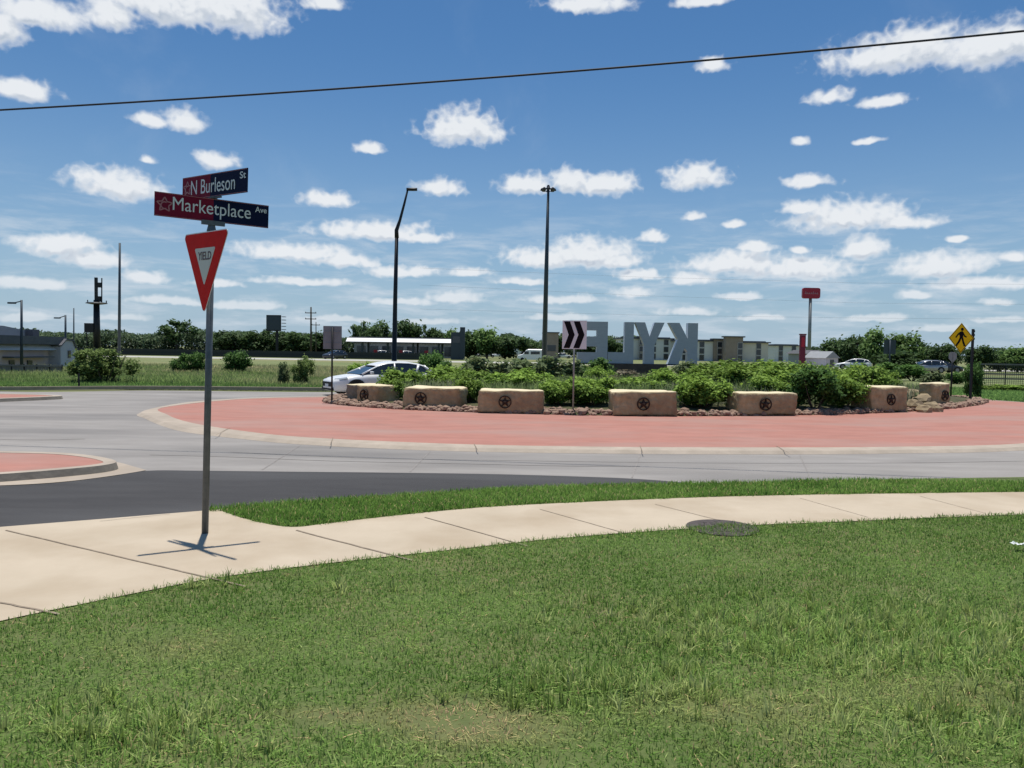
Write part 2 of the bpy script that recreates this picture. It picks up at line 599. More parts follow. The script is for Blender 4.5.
# truck apron: kerb ring + red paving, island
CEN = Vector((5.5, 25.5))
ap_out = GP([(140, 413), (146, 419), (165, 427), (190, 433), (250, 440), (300, 444.5), (400, 449.5), (500, 452.3), (640, 454), (800, 454.5), (900, 453.5), (1024, 450.5)]) + [Vector(p) for p in ((15, 17.2), (19.5, 20.5), (22.2, 25), (20.6, 29.2), (17.5, 36), (13, 41), (8, 40.5), (2.5, 36.5), (-2.4, 30.2), (-6.2, 27.2), (-8.6, 25.6), (-9.9, 23.2))]
ap_in = GP([(161, 408), (168, 415), (182, 420.5), (205, 425.5), (250, 432), (300, 437), (400, 442), (500, 445.3), (640, 447.2), (800, 447.5), (900, 446.8), (1024, 443.5)], .066) + [Vector(p) for p in ((14.7, 18), (18.9, 21.2), (21.6, 25.2), (20.0, 29.0), (17, 35.6), (12.6, 40.5), (8, 40), (2.9, 36), (-2, 29.6), (-5.9, 26.6), (-8.1, 25.1), (-9.1, 23.4))]
isl = GPW([(324, 401.5), (335, 404), (352, 406), (390, 408.6), (430, 410.6), (480, 412.4), (520, 413.6), (580, 415), (640, 415.8), (700, 416), (760, 415.6), (820, 414.6), (860, 413.6), (910, 411.5), (945, 409), (968, 406.5), (982, 404)], .07) + [Vector(p) for p in ((18.6, 30), (18, 33.5), (14.5, 38), (9, 39.5), (3.4, 35), (-1.2, 29), (-4.3, 26.6), (-5.9, 25.9))]
o_, i_ = cr(ap_out, 5, True), cr(ap_in, 5, True)
mb = MB()
n = len(o_)
for i in range(n):
    j = (i + 1) % n
    a0, a1, b0, b1 = o_[i], o_[j], i_[i], i_[j]
    m0, m1 = a0.lerp(b0, .22), a1.lerp(b1, .22)
    mb.add([(*a0, .002), (*a1, .002), (*m1, .055), (*m0, .055)], [(0, 1, 2, 3)], 0)
    mb.add([(*m0, .055), (*m1, .055), (*b1, .07), (*b0, .07)], [(0, 1, 2, 3)], 0)
for px_pair in (((643, 455), (640, 446)), ((790, 455.5), (776, 446)), ((478, 452.5), (474, 444)), ((330, 447), (333, 438)), ((215, 437), (230, 428))):
    a, b = G(*px_pair[0], .03), G(*px_pair[1], .07)
    a.z, b.z = .062, .078
    s = Vector((.006, 0, 0))
    mb.add([a - s, a + s, b + s, b - s], [(0, 1, 2, 3)], 1)
tag(mb.build("apron_kerb", [M['kerb'], M['joint']]), kind='structure')
sheet("truck_apron", i_, .066, M['apron'])
is_ = cr(isl, 5, True)
ICEN = Vector((6.5, 30.0))
mb = MB()
prof = [(1, .072), (.985, .14), (.93, .2), (.8, .27), (.5, .4), (.2, .5), (0.02, .52)]
n = len(is_)
for (f0, z0), (f1, z1) in zip(prof, prof[1:]):
    for i in range(n):
        j = (i + 1) % n
        q = [ICEN.lerp(is_[i], f0), ICEN.lerp(is_[j], f0), ICEN.lerp(is_[j], f1), ICEN.lerp(is_[i], f1)]
        mb.add([(*q[0], z0), (*q[1], z0), (*q[2], z1), (*q[3], z1)], [(0, 1, 2, 3)])
tag(mb.build("island_ground", M['mulch'], smooth=True), kind='structure')


def island_z(p):
    """height of the planted mound at a point"""
    d = Vector(p[:2]) - ICEN
    a = math.atan2(d.y, d.x)
    best = min(is_, key=lambda q: abs((math.atan2(q.y - ICEN.y, q.x - ICEN.x) - a + math.pi) % (2 * math.pi) - math.pi))
    f = min(1, d.length / (best - ICEN).length)
    for (f0, z0), (f1, z1) in zip(prof, prof[1:]):
        if f1 <= f <= f0:
            return z1 + (z0 - z1) * (f - f1) / (f0 - f1)
    return .5


# sidewalk, verge, lawn
mb = MB()
walk_outline = walk_n + walk_f[::-1] + asph_n[::-1]
sheet("lawn_ground", [Vector((-60, -60)), Vector((60, -60)), Vector((60, walk_n[-1].y))] + walk_n[::-1] + [Vector((-60, walk_n[0].y - 2))], .012, M['dirt'])
sheet("verge_ground", strip_f + walk_f[::-1], .016, M['dirt'])
sw = sheet("sidewalk", walk_outline, .02, M['sidewalk'])
jm = MB()
for a, b, w in (((6, 530), (246, 586), .009), ((0, 602), (60, 614), .009), ((296, 530), (412, 560), .011), ((425, 523 - 6), (528, 546), .008), ((540, 509), (625, 533), .005), ((655, 504), (735, 524), .005), ((800, 498), (868, 517), .004), ((920, 496), (985, 513), .004), ((100, 521), (170, 513.8), .004)):
    p, q = G(*a, .024), G(*b, .024)
    d = (q - p).normalized()
    s = Vector((-d.y, d.x, 0)) * w
    k = 10
    prev = None
    for i in range(k + 1):
        c = p.lerp(q, i / k) + s * random.uniform(-.5, .5)
        cur = (c - s, c + s)
        if prev:
            jm.add([prev[0], prev[1], cur[1], cur[0]], [(0, 1, 2, 3)])
        prev = cur
jo = jm.build("sidewalk_joints", M['joint'])
tag(jo, kind='structure')
# joints and wear lines in the concrete carriageway
jm = MB()
for pts, w in (([(0, 439.5), (40, 440), (85, 439)], .02), ([(150, 455), (230, 457), (330, 461), (470, 464), (560, 466), (640, 466.5)], .014),
               ([(230, 452), (360, 458), (500, 460.5), (700, 463), (900, 463), (1024, 461)], .012), ([(640, 455), (632, 478)], .01), ([(800, 455.5), (812, 481)], .01), ([(300, 445.5), (262, 470)], .01), ([(430, 451.5), (410, 472)], .01)):
    c = cr(GP(pts), 5)
    for i in range(len(c) - 1):
        t = (c[i + 1] - c[i]).normalized()
        s = Vector((-t.y, t.x)) * w
        jm.add([(*(c[i] - s), .004), (*(c[i] + s), .004), (*(c[i + 1] + s), .004), (*(c[i + 1] - s), .004)], [(0, 1, 2, 3)])
tag(jm.build("roundabout_road_joints", M['crack']), kind='structure')

# back kerb along the field, highway and frontage road
bk = cr(GP([(-200, 391), (0, 390.5), (150, 389.5), (330, 391)]), 6)
mb = MB()
for a, b in zip(bk, bk[1:]):
    mb.add([(a.x, a.y, 0.002), (b.x, b.y, 0.002), (b.x, b.y, .13), (a.x, a.y, .13)], [(0, 1, 2, 3)], 1)
    mb.add([(a.x, a.y, .13), (b.x, b.y, .13), (b.x, b.y + .3, .13), (a.x, a.y + .3, .13)], [(0, 1, 2, 3)], 0)
tag(mb.build("field_kerb", [M['stone_grey'], M['kerb_face']]), kind='structure')
sheet("highway", [(-300, 118), (300, 100), (300, 112), (-300, 134)], -.02, M['highway'])
sheet("frontage_road", [(-300, 66), (-26, 62), (-10, 61), (-10, 63.2), (-26, 65), (-300, 70)], -.022, M['highway'])

# ------------------------------------------------------------------ grass
def blades(name, x, y, z, h, w, cols, lean=.5, kind='stuff'):
    N = len(x)
    az = RNG.uniform(0, 2 * math.pi, N)
    la = RNG.uniform(0, 2 * math.pi, N)
    ln = np.abs(RNG.normal(0, lean, N)) * h
    sx, sy = np.cos(az) * w / 2, np.sin(az) * w / 2
    lx, ly = np.cos(la) * ln, np.sin(la) * ln
    hz = np.sqrt(np.maximum(h * h - ln * ln * .5, (h * .35) ** 2))
    V = np.zeros((N, 5, 3), np.float32)
    V[:, 0] = np.stack([x - sx, y - sy, z], 1)
    V[:, 1] = np.stack([x + sx, y + sy, z], 1)
    V[:, 2] = np.stack([x + sx * .8 + lx * .35, y + sy * .8 + ly * .35, z + hz * .6], 1)
    V[:, 3] = np.stack([x - sx * .8 + lx * .35, y - sy * .8 + ly * .35, z + hz * .6], 1)
    V[:, 4] = np.stack([x + lx, y + ly, z + hz], 1)
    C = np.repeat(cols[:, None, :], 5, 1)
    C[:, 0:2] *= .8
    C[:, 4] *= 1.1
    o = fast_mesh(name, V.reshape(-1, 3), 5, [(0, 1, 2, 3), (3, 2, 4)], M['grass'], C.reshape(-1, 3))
    return tag(o, kind=kind)


GA, GB, GD = np.array([.115, .215, .044]), np.array([.20, .325, .082]), np.array([.60, .42, .25])
wx = np.array([p.x for p in walk_n])
wy = np.array([p.y for p in walk_n])


def patch(x, y, px, py, rx, ry):
    c = G(px, py)
    return np.exp(-(((x - c.x) / rx) ** 2 + ((y - c.y) / ry) ** 2))


N = 520000
yy = 2.5 + (8.7 - 2.5) * RNG.random(N) ** 1.15
xx = RNG.uniform(-7.4, 8.4, N)
edge = np.interp(xx, wx, wy) + (fbm(xx * 5, xx * 0, 3) - .5) * .13 + RNG.normal(0, .02, N) + .02
ok = (yy < edge) & (np.abs(xx) < .70 * yy + 1.2)
xx, yy, edge = xx[ok], yy[ok], edge[ok]
dry = 1.1 * patch(xx, yy, 455, 722, .25, .17) + .6 * patch(xx, yy, 330, 718, .25, .07) + .35 * patch(xx, yy, 730, 715, .5, .16) + .25 * patch(xx, yy, 180, 650, .5, .2) + .45 * patch(xx, yy, 520, 735, .3, .12) + .3 * patch(xx, yy, 940, 700, .6, .2)
tall = .9 * patch(xx, yy, 860, 640, 1.1, .55) + .7 * patch(xx, yy, 620, 690, .55, .25) + .6 * patch(xx, yy, 130, 735, .55, .25) + .35 * patch(xx, yy, 540, 700, .6, .2) + .5 * patch(xx, yy, 960, 730, .5, .25) + .35 * patch(xx, yy, 300, 760, .5, .2)
nz = fbm(xx * 1.1, yy * 1.6, 11)
nz2 = fbm(xx * 5.5, yy * 7, 23)
keep = RNG.random(len(xx)) < np.clip(1.05 - dry * .35 - (nz2 < .36) * .35, .15, 1)
xx, yy, edge, dry, tall, nz, nz2 = [a[keep] for a in (xx, yy, edge, dry, tall, nz, nz2)]
near_edge = np.exp(-(edge - yy) / .12)
hh = (.017 + .018 * nz2 + .05 * tall * (RNG.random(len(xx)) < .35) + .022 * tall + .03 * near_edge * RNG.random(len(xx))) * RNG.uniform(.6, 1.35, len(xx)) * (1 - .45 * np.clip(dry, 0, 1))
mcx, mcy = G(722, 527.4).x, G(722, 527.4).y
over = (((xx - mcx) / .42) ** 2 + ((yy - mcy + .18) / .26) ** 2) < 1
hh = np.where(over, hh + RNG.uniform(.0, .025, len(xx)), hh)
ww = RNG.uniform(.0035, .0065, len(xx)) * (1 + .5 * tall) * (.8 + .08 * yy)
t = np.clip(.15 + .85 * (nz - .5) * 2.6 + .35 * RNG.random(len(xx)) + .45 * tall, 0, 1)[:, None]
cols = GA * (1 - t) + GB * t
pal = (RNG.random(len(xx)) < .07 * (1 + 2 * tall))[:, None]
cols = np.where(pal, cols * .5 + np.array([.48, .55, .22]) * .5, cols)
dd = np.clip(dry * RNG.uniform(.4, 1.3, len(xx)) + (RNG.random(len(xx)) < .03) * .7 + np.clip(nz2 - .66, 0, 1) * .8, 0, .95)[:, None]
cols = cols * (1 - dd) + GD * dd
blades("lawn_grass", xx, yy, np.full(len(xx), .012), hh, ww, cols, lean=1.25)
# longer weed tufts in the rough patches
T = 420
tx, ty = [], []
for (px, py, rx, ry, k) in ((860, 640, 1.3, .6, 260), (620, 690, .6, .25, 60), (130, 735, .5, .25, 45), (960, 730, .5, .3, 40), (250, 590, 2.2, .1, 30)):
    c = G(px, py)
    tx += list(RNG.normal(c.x, rx * .6, k))
    ty += list(RNG.normal(c.y, ry * .6, k))
tx, ty = np.array(tx), np.array(ty)
k = 16
bx = np.repeat(tx, k) + RNG.normal(0, .018, len(tx) * k)
by = np.repeat(ty, k) + RNG.normal(0, .018, len(tx) * k)
e2 = np.interp(bx, wx, wy)
ok = (by < e2) & (by > 2.5)
bx, by = bx[ok], by[ok]
tt = np.repeat(RNG.random(len(tx)), k)[ok][:, None]
blades("weed_tufts", bx, by, np.full(len(bx), .012), RNG.uniform(.05, .13, len(bx)), RNG.uniform(.004, .008, len(bx)), np.array([.18, .28, .055]) * (1 - tt) + np.array([.48, .56, .21]) * tt, lean=.65)

# verge
sfx, sfy = np.array([p.x for p in strip_f]), np.array([p.y for p in strip_f])
wfx, wfy = np.array([p.x for p in walk_f]), np.array([p.y for p in walk_f])
N = 260000
xx = RNG.uniform(sfx[0] - .1, 9.5, N)
lo = np.interp(xx, wfx, wfy) + (fbm(xx * 6, xx * 0, 8) - .5) * .10
hi = np.interp(xx, sfx, sfy) + (fbm(xx * 6, xx * 0, 9) - .5) * .10
yy = RNG.uniform(6.5, 10.6, N)
ok = (yy > lo) & (yy < hi)
xx, yy = xx[ok], yy[ok]
nz = fbm(xx * 1.5, yy * 2.5, 31)
t = np.clip((nz - .3) * 1.6 + .3 * RNG.random(len(xx)), 0, 1)[:, None]
cols = np.array([.095, .195, .035]) * (1 - t) + np.array([.20, .335, .075]) * t
dd = ((RNG.random(len(xx)) < .05) * .7)[:, None]
cols = cols * (1 - dd) + GD * dd
blades("verge_grass", xx, yy, np.full(len(xx), .016), RNG.uniform(.03, .075, len(xx)), RNG.uniform(.006, .010, len(xx)), cols, lean=1.0)

# rough field grass beyond the roundabout
N = 190000
xx = RNG.uniform(-34, 4, N)
yy = 30.2 + 34 * RNG.random(N) ** 1.6
bkx, bky = np.array([p.x for p in bk]), np.array([p.y for p in bk])
ok = (np.abs(xx) < .74 * yy + 1) & (yy > np.interp(xx, bkx, bky) + .35) & ((xx < -5.5) | (yy > 36.5 + (xx + 6) * 1.2))
xx, yy = xx[ok], yy[ok]
nz = fbm(xx * .35, yy * .5, 41)
near = np.exp(-(yy - 30) / 3.0)
t = np.clip((nz - .3) * 2 + .25 * RNG.random(len(xx)), 0, 1)[:, None]
cols = np.array([.075, .15, .035]) * (1 - t) + np.array([.21, .28, .10]) * t
dd = np.clip((fbm(xx * .2, yy * .6, 51) - .45) * 3 * (1 - near), 0, .8)[:, None]
cols = cols * (1 - dd) + np.array([.40, .36, .20]) * dd
cols = cols * (1 - near[:, None] * .6) + np.array([.11, .24, .055]) * near[:, None] * .6
blades("field_grass", xx, yy, np.full(len(xx), -.03), (.14 + .35 * nz * (1 - near)) * RNG.uniform(.6, 1.4, len(xx)), RNG.uniform(.02, .045, len(xx)), cols, lean=.5)
N = 40000
xx = RNG.uniform(17.5, 34, N)
yy = RNG.uniform(30.4, 44, N)
ok = (xx > 19 + (31 - yy) * .2)
xx, yy = xx[ok], yy[ok]
t = RNG.random(len(xx))[:, None]
cols = np.array([.10, .21, .05]) * (1 - t) + np.array([.22, .36, .10]) * t
blades("corner_grass", xx, yy, np.full(len(xx), -.03), RNG.uniform(.08, .2, len(xx)), RNG.uniform(.02, .04, len(xx)), cols, lean=.5)
# ground cover on the island
N = 60000
xx = RNG.uniform(-6, 19, N)
yy = RNG.uniform(22, 40, N)
d = np.stack([xx - ICEN.x, yy - ICEN.y], 1)
ang = np.arctan2(d[:, 1], d[:, 0])
ia = np.array([math.atan2(q.y - ICEN.y, q.x - ICEN.x) for q in is_])
ir = np.array([(q - ICEN).length for q in is_])
od = np.argsort(ia)
rad = np.interp(ang, ia[od], ir[od], period=2 * math.pi)
f = np.linalg.norm(d, axis=1) / rad
ok = f < .86
xx, yy, f = xx[ok], yy[ok], f[ok]
zz = np.interp(f, [p[0] for p in prof[::-1]], [p[1] for p in prof[::-1]])
nz = fbm(xx * .4, yy * .4, 61)
t = np.clip((nz - .25) * 1.8, 0, 1)[:, None]
cols = np.array([.10, .17, .055]) * (1 - t) + np.array([.28, .36, .14]) * t
gy = np.clip((fbm(xx * .3, yy * .3, 71) - .5) * 5, 0, .8)[:, None]
cols = cols * (1 - gy) + np.array([.26, .25, .20]) * gy
blades("island_groundcover", xx, yy, zz, RNG.uniform(.15, .55, len(xx)), RNG.uniform(.02, .05, len(xx)), cols, lean=.5)

# ------------------------------------------------------------------ river rock around the island
def rock_pts(r, seed, n=1):
    bm = bmesh.new()
    bmesh.ops.create_icosphere(bm, subdivisions=n, radius=1)
    off = Vector((seed * 3.1, seed * 1.7, seed * .7))
    vs = [(v.co * (1 + .45 * mnoise.noise(v.co * 1.3 + off))) * r for v in bm.verts]
    fs = [tuple(v.index for v in f.verts) for f in bm.faces]
    bm.free()
    return vs, fs


protos = [rock_pts(1, i) for i in range(8)]
mb = MB()
m = len(is_)
for k in range(3000):
    i = random.randrange(m)
    p = is_[i].lerp(is_[(i + 1) % m], random.random())
    if p.y > 33 or (p.x < 3 and p.y > 26.5):
        continue
    f = 1 - abs(random.gauss(.004, .018))
    q = ICEN.lerp(p, min(f, 1.002))
    r = random.uniform(.035, .085) if random.random() < .88 else random.uniform(.085, .13)
    vs, fs = protos[k % 8]
    rot = Matrix.Rotation(random.uniform(0, 6.3), 3, 'Z') @ Matrix.Diagonal((random.uniform(.8, 1.4), random.uniform(.7, 1.1), random.uniform(.5, .8))).to_3x3()
    z = island_z(q) + r * .25
    mb.add([rot @ v * r + Vector((q.x, q.y, z)) for v in vs], fs)
tag(mb.build("river_rock_gravel", M['rock'], fix=False), kind='stuff')

# ------------------------------------------------------------------ stone blocks with iron stars
def stone_mesh(w, d, h, seed, mats):
    bm = bmesh.new()
    bmesh.ops.create_cube(bm, size=1)
    bmesh.ops.subdivide_edges(bm, edges=bm.edges[:], cuts=13, use_grid_fill=True)
    off = Vector((seed * 5.3, seed * 2.9, seed))
    for v in bm.verts:
        c = v.co.copy()
        # soften corners
        e = sum(1 for a in c if abs(a) > .499)
        p = Vector((c.x * w, c.y * d, (c.z + .5) * h))
        amp = .03 if e == 1 else .035
        nn = Vector((mnoise.noise(p * 2.2 + off), mnoise.noise(p * 2.2 + off + Vector((9, 0, 0))), mnoise.noise(p * 2.2 + off + Vector((0, 9, 0)))))
        n3 = mnoise.noise(p * 7 + off)
        p += nn * amp + Vector((c.x, c.y, 0)) * n3 * .06
        if e >= 2:
            p -= Vector((math.copysign(.02, c.x) if abs(c.x) > .499 else 0, math.copysign(.02, c.y) if abs(c.y) > .499 else 0, .02 if c.z > .499 else 0))
        v.co = p
    me = bpy.data.meshes.new("stone_block")
    for f in bm.faces:
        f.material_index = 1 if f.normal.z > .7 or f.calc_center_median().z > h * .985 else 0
        f.smooth = True
    bm.normal_update()
    bm.to_mesh(me)
    bm.free()
    for mm in mats:
        me.materials.append(mm)
    return me


def star_mesh(r):
    mb = MB()
    n = 28
    ring_o = [(r * math.cos(2 * math.pi * k / n), r * math.sin(2 * math.pi * k / n)) for k in range(n)]
    ring_i = [(x * .83, z * .83) for x, z in ring_o]
    for k in range(n):
        j = (k + 1) % n
        mb.add([(ring_o[k][0], -.03, ring_o[k][1]), (ring_o[j][0], -.03, ring_o[j][1]), (ring_i[j][0], -.03, ring_i[j][1]), (ring_i[k][0], -.03, ring_i[k][1]),
                (ring_o[k][0], .03, ring_o[k][1]), (ring_o[j][0], .03, ring_o[j][1]), (ring_i[j][0], .03, ring_i[j][1]), (ring_i[k][0], .03, ring_i[k][1])],
               [(0, 1, 2, 3), (0, 4, 5, 1), (3, 2, 6, 7)])
    pts = []
    for k in range(10):
        a = math.pi / 2 + k * math.pi / 5
        rr = r * .86 if k % 2 == 0 else r * .36
        pts.append((rr * math.cos(a), rr * math.sin(a)))
    vs = [(0, -.07, 0)] + [(x, -.025, z) for x, z in pts] + [(x, .03, z) for x, z in pts]
    fs = [(0, 1 + k, 1 + (k + 1) % 10) for k in range(10)] + [(1 + k, 11 + k, 11 + (k + 1) % 10, 1 + (k + 1) % 10) for k in range(10)]
    mb.add(vs, fs)
    return mb


# (front-left px, front-right px, y of base, height px, depth m, star px, label)
BL = [
    ((346, 400.2), (359, 401.2), 18, 1.2, None, "greyish stone block half hidden at the left end of the island before the white car"),
    ((357, 402.7), (381, 404.7), 20, 1.0, 366, "stone block standing corner-on beside the white car, star on its narrow left face"),
    ((403, 406.4), (459, 408.2), 21.5, .9, 421, "stone block with off-centre star, first to the right of the white car and its bush"),
    ((478, 410.2), (543, 411.5), 22, .9, 505, "long stone block with star just left of the chevron sign post"),
    ((614, 413.2), (677, 413.8), 23.5, .85, 643, "stone block with bright cream top directly below the big letters"),
    ((740, 413.2), (797, 413.2), 22, .85, 765, "reddish stone block with chipped star, right of the big letters and below the apartments"),
    ((872, 410.5), (908, 409.6), 25, .8, 890, "dark sided stone block at the right end of the long green shrubs"),
    ((931, 405.6), (950, 405.2), 23.5, .5, 944, "rightmost stone block, beside the tan rock pile and the yellow sign"),
]
for i, (a, b, hp, dep, sp, lab) in enumerate(BL):
    pa, pb = G(*a, .14), G(*b, .14)
    if i == 0:
        pb = pa + (pb - pa).normalized() * 1.3
    if i in (1,):
        # left face is the narrow one: turned to the left
        pb = pa + Vector((math.cos(R(-38)), math.sin(R(-38)), 0)) * .80
    w = (pb - pa).length
    u = (pb - pa).normalized()
    D = (pa.y + pb.y) / 2
    h = hp * D / F_PX
    nrm = Vector((u.y, -u.x, 0))
    c = (pa + pb) / 2 - nrm * dep / 2
    rz = math.atan2(u.y, u.x)
    grey = i in (0,)  # block seen on its shaded side: shade put into a greyer stone
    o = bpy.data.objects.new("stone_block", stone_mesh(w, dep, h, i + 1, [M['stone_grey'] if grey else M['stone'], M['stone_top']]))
    COL.objects.link(o)
    o.location = (c.x, c.y, .10)
    o.rotation_euler = (0, 0, rz)
    tag(o, lab, "stone block", "stone blocks with iron stars around the island")
    if sp:
        # star position along the face
        pm = (a[1] + b[1]) / 2 - hp * .47
        tt = (sp - a[0]) / max(1, (b[0] - a[0])) if i != 1 else .42
        s = star_mesh(.175).build("star_emblem", M['iron'], o)
        s.location = ((tt - .5) * w, -dep / 2 - .012, h * .47)

# tan rocks piled between the two right-hand blocks
RB = [(912, 402, .30), (921, 405, .26), (930, 407.5, .22), (914, 408, .25), (924, 409.5, .2), (909, 396, .28), (936, 409, .16), (917, 397, .22)]
rl = ["upper left boulder of the tan rock pile between the two right-hand stone blocks", "middle boulder of the tan rock pile left of the rightmost stone block",
      "boulder in front of the left corner of the rightmost stone block", "boulder touching the right corner of the dark sided stone block", "low boulder at the foot of the tan rock pile",
      "topmost boulder of the tan rock pile behind the dark sided block", "small pebble-like boulder at the gravel edge below the rightmost stone block", "boulder tucked behind the tan rock pile near the rightmost block"]
for k, (px, py, r) in enumerate(RB):
    vs, fs = rock_pts(r, 20 + k, 2)
    mb = MB()
    mb.add(vs, fs)
    o = mb.build("boulder", M['rubble'], fix=False)
    p = G(px, py, .15)
    o.location = (p.x, p.y, island_z(p) + r * .35)
    o.scale = (1.2, 1, .8)
    tag(o, rl[k], "boulder", "tan boulders piled at the right end of the island")

# ------------------------------------------------------------------ shrubs on the island
def shrub_proto(seed, kind):
    if kind == 'green':
        return dict(n=4600, leaf=.040, dark=(.03, .085, .014), light=(.29, .43, .075), clumps=34, lobes=.34)
    if kind == 'feathery':
        return dict(n=9000, leaf=.024, dark=(.03, .07, .016), light=(.29, .38, .11), clumps=30, lobes=.27)
    if kind == 'dark':
        return dict(n=3600, leaf=.042, dark=(.02, .062, .014), light=(.13, .245, .055), clumps=22, lobes=.38)
    if kind == 'sage':
        return dict(n=1700, leaf=.05, dark=(.045, .065, .028), light=(.18, .235, .10), clumps=20, lobes=.36)
    return dict(n=1100, leaf=.05, dark=(.09, .08, .055), light=(.30, .26, .18), clumps=16, lobes=.34)


_sm = {}


def shrub(px, py_top, py_base, wpx, Y, kind, lab, cat="shrub", group="shrubs planted on the roundabout island", name="shrub", var=None):
    """centre px, top and base readings, width in px at distance Y"""
    p = AT(px, py_base, Y)
    top = AT(px, py_top, Y).z
    zb = island_z(p) - .03 if group.startswith("shrubs planted") else -.03
    h = max(.3, top - zb)
    w = wpx * Y / F_PX
    key = (kind, (var if var is not None else random.randrange(4)))
    root = thing(name, lab, cat, (p.x, p.y, zb), random.uniform(-.5, .5), group)
    if key not in _sm:
        k = shrub_proto(key[1], kind)
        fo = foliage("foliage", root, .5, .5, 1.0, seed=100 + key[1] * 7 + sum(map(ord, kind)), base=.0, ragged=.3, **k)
        # leaf size is set on the unit crown: stems below
        mb = MB()
        for q in range(7):
            a = q * 2.4
            mb.tube([(0.04 * math.cos(a), .04 * math.sin(a), 0), (.2 * math.cos(a), .2 * math.sin(a), .35), (.3 * math.cos(a), .3 * math.sin(a), .7)], [.012, .009, .004], 5)
        st = mb.build("stem", M['bark'], root)
        _sm[key] = (fo.data, st.data)
    else:
        for nm, me in zip(("foliage", "stem"), _sm[key]):
            o = bpy.data.objects.new(nm, me)
            COL.objects.link(o)
            o.parent = root
    root.scale = (w, w * .85, h)
    return root


SH = [
    (391, 380, 406, 28, 23.0, 'green', "small leafy bush squeezed between the corner-on block and the block right of the white car"),
    (404, 371, 395, 46, 27.0, 'green', "broad bush hiding the rear door of the white car"),
    (438, 373, 395, 44, 27.5, 'green', "bush just right of the white car's tail, behind the first star block"),
    (469, 377, 411, 28, 22.3, 'green', "bright bush between the first star block and the long block left of the chevron sign"),
    (474, 372, 392, 36, 28.0, 'green', "round bush behind the gap left of the chevron block"),
    (508, 376, 396, 48, 26.0, 'green', "low bush showing over the top of the block left of the chevron post"),
    (486, 358, 388, 46, 31.0, 'sage', "grey green wispy bush standing behind the left middle of the island"),
    (524, 357, 388, 52, 32.0, 'sage', "grey green wispy bush left of the chevron sign, behind the bright shrubs"),
    (558, 358, 388, 46, 31.0, 'sage', "grey green wispy bush directly behind the chevron post"),
    (558, 380, 413, 38, 21.75, 'green', "leafy bush at the foot of the chevron sign, left of its post"),
    (591, 378, 414, 48, 21.75, 'green', "leafy bush at the foot of the chevron sign, right of its post"),
    (600, 370, 390, 30, 30.0, 'green', "bush under the letter E behind the chevron bush"),
    (628, 374, 392, 36, 28.5, 'twig', "brown twiggy bush in front of the stone base of the big letters"),
    (660, 374, 392, 38, 28.5, 'twig', "brown twiggy bush below the letter Y"),
    (640, 381, 398, 56, 26.0, 'green', "low bush peeping over the bright topped block below the letters"),
    (703, 376, 414, 52, 21.75, 'green', "full green bush between the block below the letters and the reddish block"),
    (706, 367, 392, 40, 29.0, 'green', "bush right of the stone base of the letters, below the letter K"),
    (742, 366, 394, 50, 27.5, 'green', "bush behind the left half of the reddish block"),
    (782, 366, 396, 50, 27.0, 'green', "bush behind the right half of the reddish block"),
    (815, 370, 413, 48, 22.3, 'dark', "dark based bush right beside the reddish block"),
    (844, 369, 412, 48, 23.0, 'green', "bright tall bush left of the dark sided block"),
    (818, 365, 394, 44, 27.5, 'green', "yellowish green bush at the back below the red pole sign"),
    (858, 369, 394, 40, 28.5, 'green', "yellowish bush behind the dark sided block"),
    (888, 374, 392, 26, 30.0, 'green', "small bush behind the dark sided block, near the blue grey sign"),
    (690, 364, 386, 34, 31.5, 'sage', "grey green bush under the gap between letters Y and K"),
    (730, 364, 390, 60, 31.0, 'green', "wide bush at the back of the island below the middle apartment block"),
    (775, 363, 390, 60, 31.0, 'green', "wide bush at the back of the island below the dark red pylon"),
    (772, 374, 404, 46, 24.5, 'green', "bush right behind the reddish block's star"),
    (668, 372, 396, 40, 27.0, 'green', "bush behind the right end of the bright topped block below the letters"),
    (530, 372, 398, 44, 26.5, 'green', "bush behind the right end of the block left of the chevron post"),
    (866, 366, 392, 40, 27.5, 'green', "bush just behind the left corner of the dark sided block"),
    (450, 366, 390, 46, 31.0, 'green', "bush at the back of the island right of the white car's tail"),
    (596, 362, 388, 40, 32.5, 'dark', "dark bush under the letter E in front of its support"),
]
for i, (px, yt, yb, w, Y, kd, lab) in enumerate(SH):
    shrub(px, yt - 4.5, yb, w * 1.25, Y, kd, lab)

